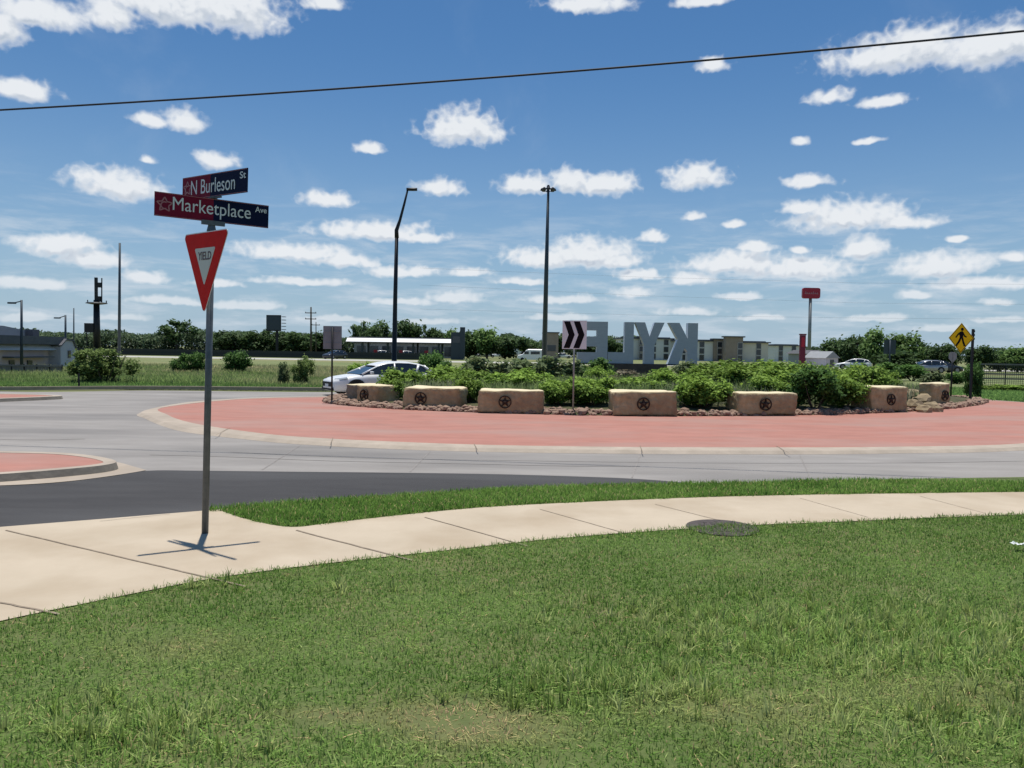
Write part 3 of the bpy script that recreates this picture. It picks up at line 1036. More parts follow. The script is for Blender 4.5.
# bushes in the field and beyond
FB = [
    (105, 342, 386, 66, 33, 'feathery', "big spreading bush in the field in front of the warehouse", 1),
    (181, 353, 375, 20, 46, 'dark', "left one of two dark bushes in the field behind the yield sign pole", 0),
    (198, 352, 375, 22, 46, 'dark', "dark bush in the field right behind the yield sign pole", 1),
    (236, 350, 374, 28, 47, 'dark', "round dark bush alone in the field right of the yield sign pole", 2),
    (302, 350, 387, 24, 34, 'feathery', "right half of the loose yellowish bush left of the white car", 2),
    (284, 357, 387, 16, 34, 'sage', "thin pale bush with gaps beside the loose yellowish bush", 1),
    (430, 349, 377, 26, 44, 'dark', "dark upright bush behind the white car's roof, right of the street lamp", 3),
    (446, 360, 378, 18, 43, 'dark', "small dark round bush behind the island right of the white car", 1),
    (360, 360, 384, 26, 40, 'green', "yellow green bush behind the white car's windscreen", 0),
    (972, 360, 398, 19, 32, 'dark', "dark columnar shrub right behind the yellow pedestrian sign", 2),
    (1005, 384, 396, 34, 41, 'green', "low hedge bush at the foot of the fence at the right edge", 3),
    (985, 385, 396, 22, 41, 'green', "low bush at the fence next to the dark columnar shrub", 1),
    (882, 362, 382, 40, 56, 'dark', "dark low bush behind the dark sided block, under the trees", 0),
    (912, 364, 382, 34, 57, 'dark', "dark low bush above the rightmost stone block", 1),
    (935, 372, 390, 30, 44, 'sage', "dry greyish low bush behind the rightmost stone block", 2),
    (958, 371, 386, 26, 52, 'dark', "dark low bush between the small rear-facing sign and the yellow sign post", 3),
    (1018, 384, 396, 28, 41, 'green', "low hedge bush at the fence, cut by the right edge", 0),
]
for px, yt, yb, w, Y, kd, lab, v in FB:
    shrub(px, yt, yb, w * 1.1, Y, kd, lab, group="bushes beyond the roundabout", var=v, name="bush", cat="bush")

# ------------------------------------------------------------------ trees
TREES = {}


def tree(px, py_top, wpx, Y, kind, lab, group, z0=-.03):
    p = AT(px, 360, Y)
    top = AT(px, py_top, Y).z
    h = top - z0
    w = wpx * Y / F_PX
    v = random.randrange(3)
    key = (kind, v)
    root = thing("tree", lab, "tree", (p.x, p.y, z0), random.uniform(0, 6.28), group)
    if key not in TREES:
        prm = dict(full=dict(n=2600, leaf=.05, dark=(.016, .036, .012), light=(.10, .165, .055), clumps=24, lobes=.40, base=.02),
                   bright=dict(n=2600, leaf=.05, dark=(.025, .06, .014), light=(.17, .27, .075), clumps=22, lobes=.40, base=.04),
                   loose=dict(n=1000, leaf=.05, dark=(.016, .036, .012), light=(.10, .165, .055), clumps=13, lobes=.30, base=.2))[kind]
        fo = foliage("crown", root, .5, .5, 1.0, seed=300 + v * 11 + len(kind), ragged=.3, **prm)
        mb = MB()
        mb.tube([(0, 0, 0), (.01, 0, .3), (0, .01, .75)], [.035, .028, .008], 7)
        for q in range(6):
            a = q * 1.9 + v
            z = .25 + .07 * q
            mb.tube([(0, 0, z), (.16 * math.cos(a), .16 * math.sin(a), z + .12), (.3 * math.cos(a), .3 * math.sin(a), z + .26)], [.016, .011, .004], 5)
        tr = mb.build("trunk", M['bark'], root)
        TREES[key] = (fo.data, tr.data)
    else:
        for nm, me in zip(("crown", "trunk"), TREES[key]):
            o = bpy.data.objects.new(nm, me)
            COL.objects.link(o)
            o.parent = root
    root.scale = (w, w, h * 1.12)
    return root


TL = [
    (177, 322, 26, 235, 'loose', "open crowned tree poking above the tree line left of the yield sign pole"),
    (226, 331, 26, 215, 'full', "rounded tree just right of the yield sign pole in the tree line"),
    (254, 332, 24, 215, 'full', "tree in the tree line left of the billboard"),
    (274, 330, 20, 215, 'full', "tree directly below the billboard"),
    (300, 333, 26, 215, 'full', "tree at the left of the wooden utility pole with crossarms"),
    (322, 331, 22, 225, 'full', "tree behind the left rear-facing grey sign"),
    (361, 324, 18, 215, 'loose', "small tree over the left end of the white canopy"),
    (378, 322, 24, 210, 'full', "dark tree over the canopy, left of the street lamp"),
    (405, 322, 24, 210, 'full', "dark tree over the canopy, right of the street lamp"),
    (424, 327, 16, 210, 'loose', "lower tree over the right part of the canopy"),
    (437, 330, 18, 210, 'full', "tree at the right end of the canopy"),
    (452, 329, 14, 200, 'bright', "tree beside the dark pylon at the canopy's right end"),
    (470, 332, 26, 170, 'full', "tree right of the dark pylon"),
    (487, 331, 22, 165, 'bright', "taller tree in the middle, left of the high mast"),
    (505, 335, 24, 165, 'full', "tree just left of the white box truck"),
    (527, 337, 22, 170, 'full', "tree immediately left of the high mast pole"),
    (555, 336, 20, 165, 'full', "tree immediately right of the high mast pole"),
    (590, 338, 26, 190, 'full', "tree seen through the letter E"),
    (615, 340, 20, 190, 'full', "tree between the letters E and L"),
    (838, 340, 26, 125, 'full', "leftmost of the trees right of the red pole sign"),
    (856, 337, 22, 120, 'full', "second tree right of the red pole sign"),
    (874, 333, 24, 112, 'bright', "tallest bright tree left of the blue grey sign"),
    (904, 337, 32, 105, 'bright', "wide bright tree right of the blue grey sign"),
    (925, 343, 26, 110, 'full', "darker tree between the blue grey sign and the yellow sign"),
    (944, 345, 22, 100, 'full', "tree left of the yellow pedestrian sign"),
    (980, 346, 22, 100, 'full', "tree just right of the yellow pedestrian sign"),
    (998, 350, 20, 105, 'full', "low tree above the fence near the right edge"),
    (1018, 347, 24, 100, 'bright', "tree at the right edge above the fence"),
    (1040, 346, 26, 105, 'full', "tree cut by the right edge above the fence"),
    (895, 352, 34, 85, 'full', "low dark tree in front of the wide bright tree"),
]
for px, yt, w, Y, kd, lab in TL:
    tree(px, yt, w * 1.45, Y, kd, lab, "trees beyond the roundabout")

# continuous wood along the far side of the highway
n = 42000
rg = np.random.default_rng(5)
x = rg.uniform(-165, 45, n)
topz = 2.6 + 4.4 * fbm(x * .13, x * 0, 77) + 2.0 * fbm(x * .45, x * 0, 78)
z = topz * rg.random(n) ** .7
y = 238 + 6 * np.sin(x * .3) * .3 + rg.normal(0, 3.5, n) + x * -.03
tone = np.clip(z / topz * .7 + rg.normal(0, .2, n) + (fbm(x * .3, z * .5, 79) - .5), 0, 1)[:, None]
cols = np.array([.03, .052, .028]) * (1 - tone) + np.array([.135, .195, .095]) * tone  # leaf tones lifted so distance haze is part of their colour
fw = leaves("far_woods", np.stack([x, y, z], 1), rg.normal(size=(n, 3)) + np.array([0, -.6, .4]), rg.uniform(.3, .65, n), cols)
tag(fw, kind='stuff')
n = 16000
x = rg.uniform(40, 330, n)
topz = 3.5 + 3.2 * fbm(x * .08, x * 0, 87)
z = topz * rg.random(n) ** .7
y = 300 + rg.normal(0, 4, n)
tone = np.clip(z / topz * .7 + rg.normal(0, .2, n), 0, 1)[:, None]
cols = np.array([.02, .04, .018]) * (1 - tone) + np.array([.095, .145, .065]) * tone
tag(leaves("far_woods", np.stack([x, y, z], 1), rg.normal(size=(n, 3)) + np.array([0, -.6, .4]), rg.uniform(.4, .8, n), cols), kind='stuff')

# ------------------------------------------------------------------ street sign post in the foreground
base = G(205, 533, .02)
root = thing("street_sign_post", "steel street sign post with two street name blades above a red triangular yield sign", "street sign", base)
root.rotation_euler = (R(.3), R(1.45), 0)
mb = MB()
mb.tube([(0, 0, -.02), (0, 0, 2.79)], .030, 14)
pole = mb.build("pole", M['galv'], root, smooth=True)
mb = MB()
mb.tube([(0, 0, 2.74), (0, 0, 2.78), (0, 0, 2.83)], [.036, .042, .030], 12)
mb.box((.018, -.012, 2.848), (.20, .030, .04), rz=R(31))
mb.build("bracket", M['galv'], root)
mb = MB()
mb.box((.018, -.012, 3.076), (.05, .05, .018))
mb.box((.018, -.012, 3.076), (.22, .02, .014), rz=R(-35))
mb.build("bracket", M['galv'], root)


def emblem(parent, cx, cz, r, y, mat):
    mb = MB()
    pts = []
    for k in range(11):
        a = math.pi / 2 + k * math.pi / 5
        rr = r if k % 2 == 0 else r * .52
        pts.append((cx + rr * math.cos(a), y, cz + rr * math.sin(a)))
    for p, q in zip(pts, pts[1:]):
        p, q = Vector(p), Vector(q)
        d = (q - p).normalized()
        s = Vector((-d.z, 0, d.x)) * r * .08
        mb.add([p - s, p + s, q + s, q - s], [(0, 1, 2, 3)])
    arc = [Vector((cx + r * .45 * math.cos(a), y - .0006, cz - r * .1 + r * .45 * math.sin(a))) for a in [R(60 + 24 * k) for k in range(11)]]
    for p, q in zip(arc, arc[1:]):
        d = (q - p).normalized()
        s = Vector((-d.z, 0, d.x)) * r * .08
        mb.add([p - s, p + s, q + s, q - s], [(0, 1, 2, 3)])
    return mb.build("emblem", mat, parent, fix=False)


def blade(L, Hh, split, z, rz, body, sup, sup2, tx, th, tw, bold):
    mb = MB()
    xs = -L / 2 + L * split
    t = .004
    mb.box(((-L / 2 + xs) / 2, 0, 0), (L * split, t * 2, Hh), 0)
    mb.box(((xs + L / 2) / 2, 0, 0), (L * (1 - split), t * 2, Hh), 1)
    o = mb.build("street_name_blade", [M['maroon'], M['navy']], root)
    o.location = (.018, -.012, z)
    o.rotation_euler = (0, 0, rz)
    f = -t - .0012
    # thin pale edge lines
    eb = MB()
    for zz in (Hh / 2 - .006, -Hh / 2 + .006):
        eb.box((0, f + .0002, zz), (L - .01, .001, .004))
    eb.build("border", M['pink_sheet'], o)
    put_text(body, -L / 2 + tx, -Hh * .5 + (Hh - th) * .5, f, th, M['white_sheet'], o, tw, bold)
    put_text(sup, L / 2 - .018 - sup2[0], Hh * .5 - sup2[2], f, sup2[1], M['white_sheet'], o, sup2[0], .01, name="suffix_lettering")
    emblem(o, -L / 2 + .082, 0, .066, f, M['pink_sheet'])
    return o


blade(.975, .21, .50, 2.962, R(31), "Marketplace", "Ave", (.105, .052, .075), .148, .152, .665, 0)
blade(.985, .21, .45, 3.19, R(-35), "N Burleson", "St", (.085, .06, .085), .143, .130, .67, 0)

# yield sign


def tri(s, rad, seg=6):
    hgt = s * math.sqrt(3) / 2
    V = [(-s / 2, 0), (0, -hgt), (s / 2, 0)]
    out = []
    for i in range(3):
        p, a, b = Vector(V[i]), Vector(V[i - 1]), Vector(V[(i + 1) % 3])
        d0, d1 = (a - p).normalized(), (b - p).normalized()
        c = p + (d0 + d1).normalized() * rad * 2
        for k in range(seg + 1):
            st = p + d0 * rad * math.sqrt(3)
            en = p + d1 * rad * math.sqrt(3)
            v = (st - c).lerp(en - c, k / seg).normalized() * rad + c
            out.append((v.x, v.y))
    return out


S = .87
mb = MB()
mb.prism(tri(S, .035), -.0015, .0015)
ys = mb.build("yield_sign", M['white_sheet'], root)
ys.rotation_euler = (0, 0, R(-42))
off = Vector((math.cos(R(-42)) * -.005 + math.sin(R(-42)) * .05, -.05 * math.cos(R(-42)), 2.765))
ys.location = off
mb = MB()
o1 = [(x * .975, z * .975 - .009) for x, z in tri(S, .033)]
mb.prism(o1, -.0035, -.0017)
mb.build("red_face", M['yield_red'], ys)
mb = MB()
mb.prism([(x, z - .145) for x, z in tri(S * .455, .012)], -.0055, -.0037)
mb.build("white_triangle", M['yield_white'], ys)
put_text("YIELD", -.125, -.255, -.0058, .075, M['text_dark'], ys, .25, .02)
for z in (-.1, -.5):
    mb = MB()
    mb.box((0, .02, z), (.02, .04, .02))
    mb.build("bolt", M['galv'], ys)

# ------------------------------------------------------------------ chevron sign
cb = G(573, 413, .10)
ch = thing("chevron_sign", "white board with two black arrows pointing right on a thin pole among shrubs", "chevron sign", cb, 0)
Y = cb.y
zt, zb = AT(572, 320.5, Y).z - .10, AT(572, 349, Y).z - .10
mb = MB()
mb.tube([(0, 0.03, -.05), (0, .03, zt - .02)], .024, 8)
mb.build("pole", M['galv_l'], ch, smooth=True)
W, Hh = .66, zt - zb
mb = MB()
mb.box((0, 0, (zt + zb) / 2), (W, .006, Hh))
pl = mb.build("sign_panel", M['white_sheet'], ch)
pl.rotation_euler = (0, 0, R(-12))
mb = MB()
for k in (0, 1):
    x0 = -W * .44 + k * W * .40
    a = W * .25
    zc = (zt + zb) / 2
    h2 = Hh * .47
    mb.prism([(x0, zc + h2), (x0 + a, zc + h2), (x0 + a + W * .2, zc), (x0 + a, zc - h2), (x0, zc - h2), (x0 + W * .2, zc)], -.0055, -.0035)
mb.build("chevron", M['sign_black'], pl)


# ------------------------------------------------------------------ signs seen from behind / far signs
def back_sign(px, py0, py1, wpx, pyb, lab, mat='galv', shape='rect', rz=0.0, post='black_metal', zoff=0.0, Y=None):
    b = G(px, pyb, zoff) if Y is None else Vector((*AT(px, pyb, Y).to_2d(), -.03))
    Y = b.y
    o = thing("road_sign", lab, "road sign", b, rz)
    z1, z0 = AT(px, py0, Y).z - b.z, AT(px, py1, Y).z - b.z
    w = wpx * Y / F_PX
    mb = MB()
    mb.tube([(0, -.02 if shape == 'rect' else .03, -.03), (0, -.02 if shape == 'rect' else .03, z1 - .04)], .028 * max(1, Y / 26), 8)
    mb.build("post", M[post], o, smooth=True)
    mb = MB()
    if shape == 'rect':
        mb.box((0, .02, (z0 + z1) / 2), (w, .01, z1 - z0))
        for zz in (.25, .75):
            mb.box((0, .008, z0 + (z1 - z0) * zz), (w * .8, .012, .03), 0)
    else:
        mb.prism([(-w / 2, z0 + (z1 - z0) * .4), (0, z0), (w / 2, z0 + (z1 - z0) * .4), (w / 2, z1 - .08), (w / 2 - .08, z1), (-w / 2 + .08, z1), (-w / 2, z1 - .08)], 0, .01)
    mb.build("sign_panel", M[mat], o)
    return o


back_sign(332, 326, 349, 18.5, 403, "grey back of a tall rectangular sign on a dark post left of the white car", zoff=.07, mat='grey_sign')
back_sign(951, 352, 363, 8, 401, "small grey back of a sign on a thin post, left of the yellow pedestrian sign", mat='galv_l', shape='shield')
back_sign(889, 340, 354, 12, 372, "blue grey rectangular sign in front of the bright trees at right", mat='grey_metal', post='grey_metal', Y=80)

pb = G(970, 404, .05)
pd = thing("pedestrian_crossing_sign", "yellow diamond pedestrian crossing sign on a dark post at the right of the roundabout", "warning sign", pb)
Y = pb.y
mb = MB()
zt = AT(971, 329, Y).z - .05
mb.box((0, 0, zt / 2 - .02), (.07, .07, zt + .04))
for k in range(3):
    mb.box((.045, 0, zt - .08 - .14 * k), (.05, .03, .07))
mb.build("post", M['black_metal'], pd)
zc = AT(961, 338, Y).z - .05
s = 15.0 * Y / F_PX
mb = MB()
dm = [(0, -s), (s * .78, 0), (0, s), (-s * .78, 0)]
mb.prism(dm, -.004, .004)
sp_ = mb.build("sign_panel", M['sign_yellow'], pd)
sp_.location = (-.46, -.05, zc)
sp_.rotation_euler = (0, 0, R(-8))
mb = MB()
for sc, yv in ((.97, 0),):
    for k in range(4):
        a, b = Vector(dm[k]), Vector(dm[(k + 1) % 4])
        a1, b1, a2, b2 = a * .96, b * .96, a * .91, b * .91
        mb.add([(a1.x, -.0055, a1.y), (b1.x, -.0055, b1.y), (b2.x, -.0055, b2.y), (a2.x, -.0055, a2.y)], [(0, 1, 2, 3)])
mb.build("border", M['sign_black'], sp_)
mb = MB()
k = s / .6
man = [[(-.05, .02), (.07, .02), (.09, .22), (.03, .27), (-.04, .25), (-.08, .16)],
       [(-.05, .03), (.03, .04), (-.04, -.16), (-.15, -.33), (-.21, -.30), (-.11, -.13)],
       [(0, .04), (.07, .03), (.11, -.14), (.18, -.32), (.11, -.34), (.04, -.14)],
       [(-.06, .24), (-.02, .18), (-.12, .10), (-.18, .0), (-.22, .02), (-.15, .15)],
       [(.05, .24), (.09, .20), (.14, .10), (.21, .05), (.19, .01), (.10, .06)]]
for q, pts in enumerate(man):
    mb.prism([(x * k, z * k) for x, z in pts], -.0075 - .0004 * q, -.0055)
mb.prism([(.03 * k + .055 * k * math.cos(a * math.pi / 7), .345 * k + .065 * k * math.sin(a * math.pi / 7)) for a in range(14)], -.0075, -.0055)
mb.build("walking_figure", M['sign_black'], sp_)

# ------------------------------------------------------------------ KYLE letters seen from behind
LY = 35.0
pL = AT(582, 363, LY)
pR = AT(698, 364.5, LY)
zg = .45
zl = (pL.z + pR.z) / 2
kl = thing("letter_monument", "big grey metal letters spelling KYLE seen reversed from behind on a brown stone base", "letter sign", ((pL.x + pR.x) / 2, LY, zg), math.atan2(0, 1))
Hk = (AT(640, 321.5, LY).z - AT(640, 363, LY).z)
zl -= zg
x_of = lambda px: AT(px, 350, LY).x - kl.location.x
dp = .40


def letter(ch_, x0, x1):
    w, H = x1 - x0, Hk
    T = {  # outlines in the unit square as the letters are read from the far side; mirrored below
        'E': [[(0, 0), (1, 0), (1, .26), (.36, .26), (.36, .40), (.86, .40), (.86, .64), (.36, .64), (.36, .79), (1, .79), (1, 1), (0, 1)]],
        'L': [[(0, 0), (1, 0), (1, .27), (.36, .27), (.36, 1), (0, 1)]],
        'Y': [[(.33, 0), (.67, 0), (.67, .44), (1, 1), (.66, 1), (.5, .66), (.34, 1), (0, 1), (.33, .44)]],
        'K': [[(0, 0), (.34, 0), (.34, .30), (.44, .40), (.64, 0), (1, 0), (.68, .60), (1, 1), (.63, 1), (.34, .62), (.34, 1), (0, 1)]],
    }[ch_]
    mb = MB()
    for pts in T:
        P = [(x1 - u * w, zl + v * H) for u, v in pts]
        mb.prism(P, 0, dp, 0, 1)
    o = mb.build("letter_" + ch_.lower(), [M['alu'], M['alu_light']], kl)
    o.data.polygons[0].material_index = 0
    return o


letter('E', x_of(577.5), x_of(607.5))
letter('L', x_of(608), x_of(633.5))
letter('Y', x_of(634.5), x_of(664))
letter('K', x_of(668), x_of(697.5))
mb = MB()
mb.box(((x_of(607) + x_of(667)) / 2, .25, zl / 2 - .15), (x_of(667) - x_of(607), .7, zl + .28), 0)
mb.build("stone_base", M['brown_wall'], kl)
mb = MB()
mb.box(((x_of(577) + x_of(698)) / 2, .2, zl - .03), (x_of(698) - x_of(577), .5, .055), 0)
for px in (580, 594, 680, 693):
    mb.tube([(x_of(px), .2, -.3), (x_of(px), .2, zl - .05)], .05, 8)
mb.build("support_frame", M['black_metal'], kl)


# ------------------------------------------------------------------ cars
def loft(mb, secs, mi=0, caps=True, closed=True):
    n = len(secs[0])
    k0 = len(mb.v)
    for s in secs:
        mb.v += [tuple(p) for p in s]
    for i in range(len(secs) - 1):
        for k in range(n if closed else n - 1):
            j = (k + 1) % n
            mb.f.append((k0 + i * n + k, k0 + i * n + j, k0 + (i + 1) * n + j, k0 + (i + 1) * n + k))
            mb.mi.append(mi)
    if caps:
        mb.f.append(tuple(k0 + k for k in range(n)))
        mb.f.append(tuple(k0 + (len(secs) - 1) * n + k for k in range(n))[::-1])
        mb.mi += [mi, mi]


def make_car(label, paint_m, loc, rz, group=None, detail=True):
    root = thing("car", label, "car", loc, rz, group)
    ST = [(2.28, .34, .60, .50), (2.22, .24, .68, .68), (2.05, .20, .745, .80), (1.7, .19, .82, .87), (1.25, .19, .885, .895), (.85, .19, .93, .905),
          (.2, .19, .95, .91), (-.6, .19, .965, .91), (-1.3, .2, .985, .90), (-1.8, .22, .985, .86), (-2.1, .27, .95, .80), (-2.25, .38, .84, .68)]
    secs = []
    for x, zb_, zt_, w in ST:
        hgt = zt_ - zb_
        half = [(w * .90, zb_), (w * .985, zb_ + hgt * .18), (w, zb_ + hgt * .5), (w * .985, zb_ + hgt * .78), (w * .93, zt_ - .03), (w * .80, zt_), (w * .35, zt_ + .018)]
        secs.append([(x, y, z) for y, z in half] + [(x, -y, z) for y, z in half[::-1]])
    mb = MB()
    loft(mb, secs)
    # roof shell and pillars
    RS = [(.42, 1.275, .585), (.25, 1.355, .60), (-.05, 1.425, .615), (-.5, 1.462, .62), (-1.0, 1.448, .615), (-1.45, 1.385, .60), (-1.72, 1.31, .58)]
    top = []
    for x, z, w in RS:
        h_ = [(w + .03, z - .055), (w, z - .01), (w * .7, z + .012), (0, z + .02)]
        top.append([(x, y, q) for y, q in h_] + [(x, -y, q) for y, q in h_[:-1][::-1]])
    loft(mb, top, closed=False, caps=False)
    for sgn in (1, -1):
        mb.tube([(1.12, sgn * .80, .93), (.42, sgn * .625, 1.25)], [.04, .035], 6)
        mb.tube([(-.28, sgn * .855, .95), (-.34, sgn * .655, 1.41)], [.035, .03], 6)
        mb.tube([(-1.25, sgn * .83, .97), (-1.45, sgn * .64, 1.35)], [.055, .05], 6)
        mb.tube([(-2.08, sgn * .74, .96), (-1.68, sgn * .61, 1.29)], [.07, .06], 6)
    body = mb.build("body", paint_m, root, smooth=True)
    mb = MB()
    GS = [(1.18, .92, .93, .79, .78), (.42, .93, 1.245, .845, .61), (-.05, .94, 1.40, .87, .615), (-.5, .95, 1.435, .87, .62), (-1.0, .96, 1.42, .865, .615), (-1.45, .965, 1.355, .84, .60), (-1.72, .97, 1.28, .80, .58), (-2.12, .95, .96, .72, .70)]
    g = [[(x, wb, zb_), (x, wt, zt_), (x, -wt, zt_), (x, -wb, zb_)] for x, zb_, zt_, wb, wt in GS]
    loft(mb, g)
    mb.build("windows", M['car_glass'], root)
    for sgn in (1, -1):
        for x in (1.38, -1.36):
            mb = MB()
            prof_ = [(.0, .31), (.02, .335), (.17, .335), (.19, .31)]
            n = 20
            secs = [[(x + r_ * math.cos(2 * math.pi * q / n), sgn * (.735 + d_), .335 + r_ * math.sin(2 * math.pi * q / n)) for q in range(n)] for d_, r_ in [(0, .31), (.02, .335), (.165, .335), (.19, .30), (.185, .22)]]
            loft(mb, secs)
            wh = mb.build("wheel", M['tyre'], root)
            mb = MB()
            mb.tube([(x, sgn * .90, .335), (x, sgn * .925, .335)], .215, 16)
            if detail:
                for q in range(5):
                    a = q * 2 * math.pi / 5
                    mb.tube([(x, sgn * .928, .335), (x + .2 * math.cos(a), sgn * .932, .335 + .2 * math.sin(a))], [.035, .028], 5)
            mb.build("rim", M['rim'], wh)
        # arch lining
        for x in (1.38, -1.36):
            mb = MB()
            n = 14
            pts = [(x + .395 * math.cos(math.pi * q / n), .335 + .395 * math.sin(math.pi * q / n)) for q in range(n + 1)]
            mb.prism(pts + [(x - .395, .2), (x + .395, .2)][::1], sgn * .80, sgn * .915)
            mb.build("wheel_arch", M['plastic'], root)
        if detail:
            mb = MB()
            vs = [(2.16, sgn * .52, .68), (2.02, sgn * .76, .70), (1.72, sgn * .865, .76), (1.70, sgn * .80, .815), (1.95, sgn * .68, .768), (2.13, sgn * .50, .735)]
            vs = [Vector(v) + Vector((.02, sgn * .012, .008)) for v in vs]
            mb.add(vs, [(0, 1, 2, 3, 4, 5)])
            mb.build("headlight", M['headlight'], root)
            mb = MB()
            mb.box((.78, sgn * .99, 1.0), (.12, .17, .12))
            mr = mb.build("mirror", paint_m, root)
            bevel(mr, .03)
            mb = MB()
            mb.box((-2.16, sgn * .66, .82), (.10, .22, .14))
            mb.build("tail_light", M['car_red'], root)
    if detail:
        mb = MB()
        mb.box((2.245, 0, .50), (.09, 1.02, .20))
        mb.box((2.215, 0, .31), (.12, 1.25, .12))
        mb.build("grille", M['plastic'], root)
        mb = MB()
        mb.box((2.296, 0, .45), (.01, .36, .12))
        mb.build("licence_plate", M['white_sheet'], root)
    return root


make_car("white hatchback driving round the roundabout behind the left stone blocks", M['car_white'], (-5.05, 29.1, .0), R(180 + 33)).scale = (.92, .92, .87)
FC = [
    (335, 362, 125, 'car_dark', 240, "small dark car on the far road behind the left rear-facing sign"),
    (379, 357, 165, 'car_white', 200, "white car parked under the middle of the canopy, left of the street lamp"),
    (362, 357, 170, 'car_silver', 185, "silver car parked under the left part of the canopy"),
    (400, 358, 172, 'car_silver', 160, "silver car parked under the canopy right beside the street lamp"),
    (409, 358, 163, 'car_white', 20, "white car parked under the canopy right of the street lamp"),
    (432, 359, 168, 'car_white', 350, "white car parked near the right end of the canopy"),
    (481, 365, 190, 'car_silver', 180, "silver car on the far road right of the dark pylon"),
    (498, 363, 195, 'car_white', 180, "white car on the far road left of the box truck"),
    (551, 363, 200, 'car_white', 70, "white car just right of the high mast pole"),
    (563, 363, 205, 'car_white', 10, "white car behind the chevron board"),
    (853, 371, 105, 'car_white', 160, "white car parked below the trees right of the red pole sign"),
    (834, 371, 126, 'car_dark', 30, "dark car parked left of the white car below the right trees"),
    (925, 373, 88, 'car_silver', 180, "silver car left of the yellow sign, under the trees"),
    (941, 374, 90, 'car_dark', 0, "dark car directly left of the small rear-facing sign"),
    (908, 373, 92, 'car_silver', 0, "grey car parked under the wide bright tree"),
]
first = {}
for px, py, Y, mt, rz, lab in FC:
    p = AT(px, py, Y)
    if mt in first:
        o = copy_tree(first[mt])
        o.location = (p.x, p.y, -.02)
        o.rotation_euler = (0, 0, R(rz))
        o['label'] = lab
    else:
        first[mt] = make_car(lab, M[mt], (p.x, p.y, -.02), R(rz), "cars far beyond the roundabout", False)

# van and box truck by the high mast
p = AT(532, 362, 135)
v = thing("van", "white van parked left of the high mast pole", "van", (p.x, p.y, -.02), R(170))
mb = MB()
secs = []
for x, z1, w in ((2.5, .9, .8), (2.35, 1.1, .92), (1.6, 1.25, .97), (.9, 2.0, .95), (.6, 2.15, .95), (-2.3, 2.15, .95), (-2.5, 1.9, .93)):
    secs.append([(x, w, .3), (x, w, z1 - .12), (x, w * .85, z1), (x, -w * .85, z1), (x, -w, z1 - .12), (x, -w, .3)])
loft(mb, secs)
mb.build("body", M['car_white'], v)
mb = MB()
for sg in (1, -1):
    mb.box((.85, sg * .965, 1.5), (.8, .02, .5))
    mb.box((-.7, sg * .965, 1.5), (1.6, .02, .5))
mb.build("windows", M['car_glass'], v)
for sg in (1, -1):
    for x in (1.6, -1.5):
        mb = MB()
        mb.tube([(x, sg * .75, .33), (x, sg * .99, .33)], .33, 16)
        mb.build("wheel", M['tyre'], v)
p = AT(518, 360, 190)
t = thing("box_truck", "white box truck parked in front of the trees left of the high mast", "truck", (p.x, p.y, -.02), R(80))
mb = MB()
mb.box((-.8, 0, 2.0), (3.8, 2.1, 2.2))
mb.build("cargo_box", M['canopy_white'], t)
mb = MB()
loft(mb, [[(2.9, 1, .5), (2.9, 1, 1.2), (2.9, -1, 1.2), (2.9, -1, .5)], [(2.3, 1, .5), (2.3, 1, 1.35), (2.3, -1, 1.35), (2.3, -1, .5)], [(1.9, 1, .5), (1.9, .95, 2.2), (1.9, -.95, 2.2), (1.9, -1, .5)], [(1.15, 1, .5), (1.15, .95, 2.25), (1.15, -.95, 2.25), (1.15, -1, .5)]])
mb.build("cab", M['car_white'], t)
mb = MB()
mb.add([(2.28, .85, 1.42), (2.28, -.85, 1.42), (1.97, -.8, 2.1), (1.97, .8, 2.1)], [(0, 1, 2, 3)])
for sg in (1, -1):
    mb.box((1.6, sg * .985, 1.7), (.5, .04, .5))
mb.build("windows", M['car_glass'], t)
for sg in (1, -1):
    for x in (2.1, -1.6):
        mb = MB()
        mb.tube([(x, sg * .7, .42), (x, sg * 1.03, .42)], .42, 16)
        mb.build("wheel", M['tyre'], t)

# ------------------------------------------------------------------ lamps, masts, poles
def P0(px, Y):
    p = AT(px, 360, Y)
    return Vector((p.x, p.y, -.03))


b = P0(393.7, 46)
lamp = thing("street_lamp", "tall dark street lamp with an angled arm leaning right, behind the white car", "street lamp", b)
q = [AT(394, 372, 46), AT(395.2, 300, 46), AT(396.8, 232, 46), AT(400, 220, 46), AT(404.5, 203, 46), AT(407.5, 190.5, 46)]
q = [v - b for v in q]
mb = MB()
mb.tube([(q[0].x, 0, -.05), (q[0].x, 0, .5), (q[0].x, 0, .55), q[1], q[2]], [.2, .2, .16, .13, .105], 10)
mb.build("pole", M['black_metal'], lamp, smooth=True)
mb = MB()
mb.tube([q[2] + Vector((0, 0, -.35)), q[2] + Vector((-.02, 0, .1)), q[3], q[4], q[5]], [.13, .12, .085, .07, .055], 8)
mb.build("arm", M['black_metal'], lamp, smooth=True)
mb = MB()
e = q[5]
loft(mb, [[(e.x + x, y * w, e.z + z0) for y, z0 in ((-.13, .0), (.13, .0), (.15, .06), (.09, .15), (-.09, .15), (-.15, .06))] for x, w in ((-.06, .5), (.06, 1), (.35, 1.1), (.52, .8), (.58, .4))])
mb.build("lamp_head", M['black_metal'], lamp, smooth=True)

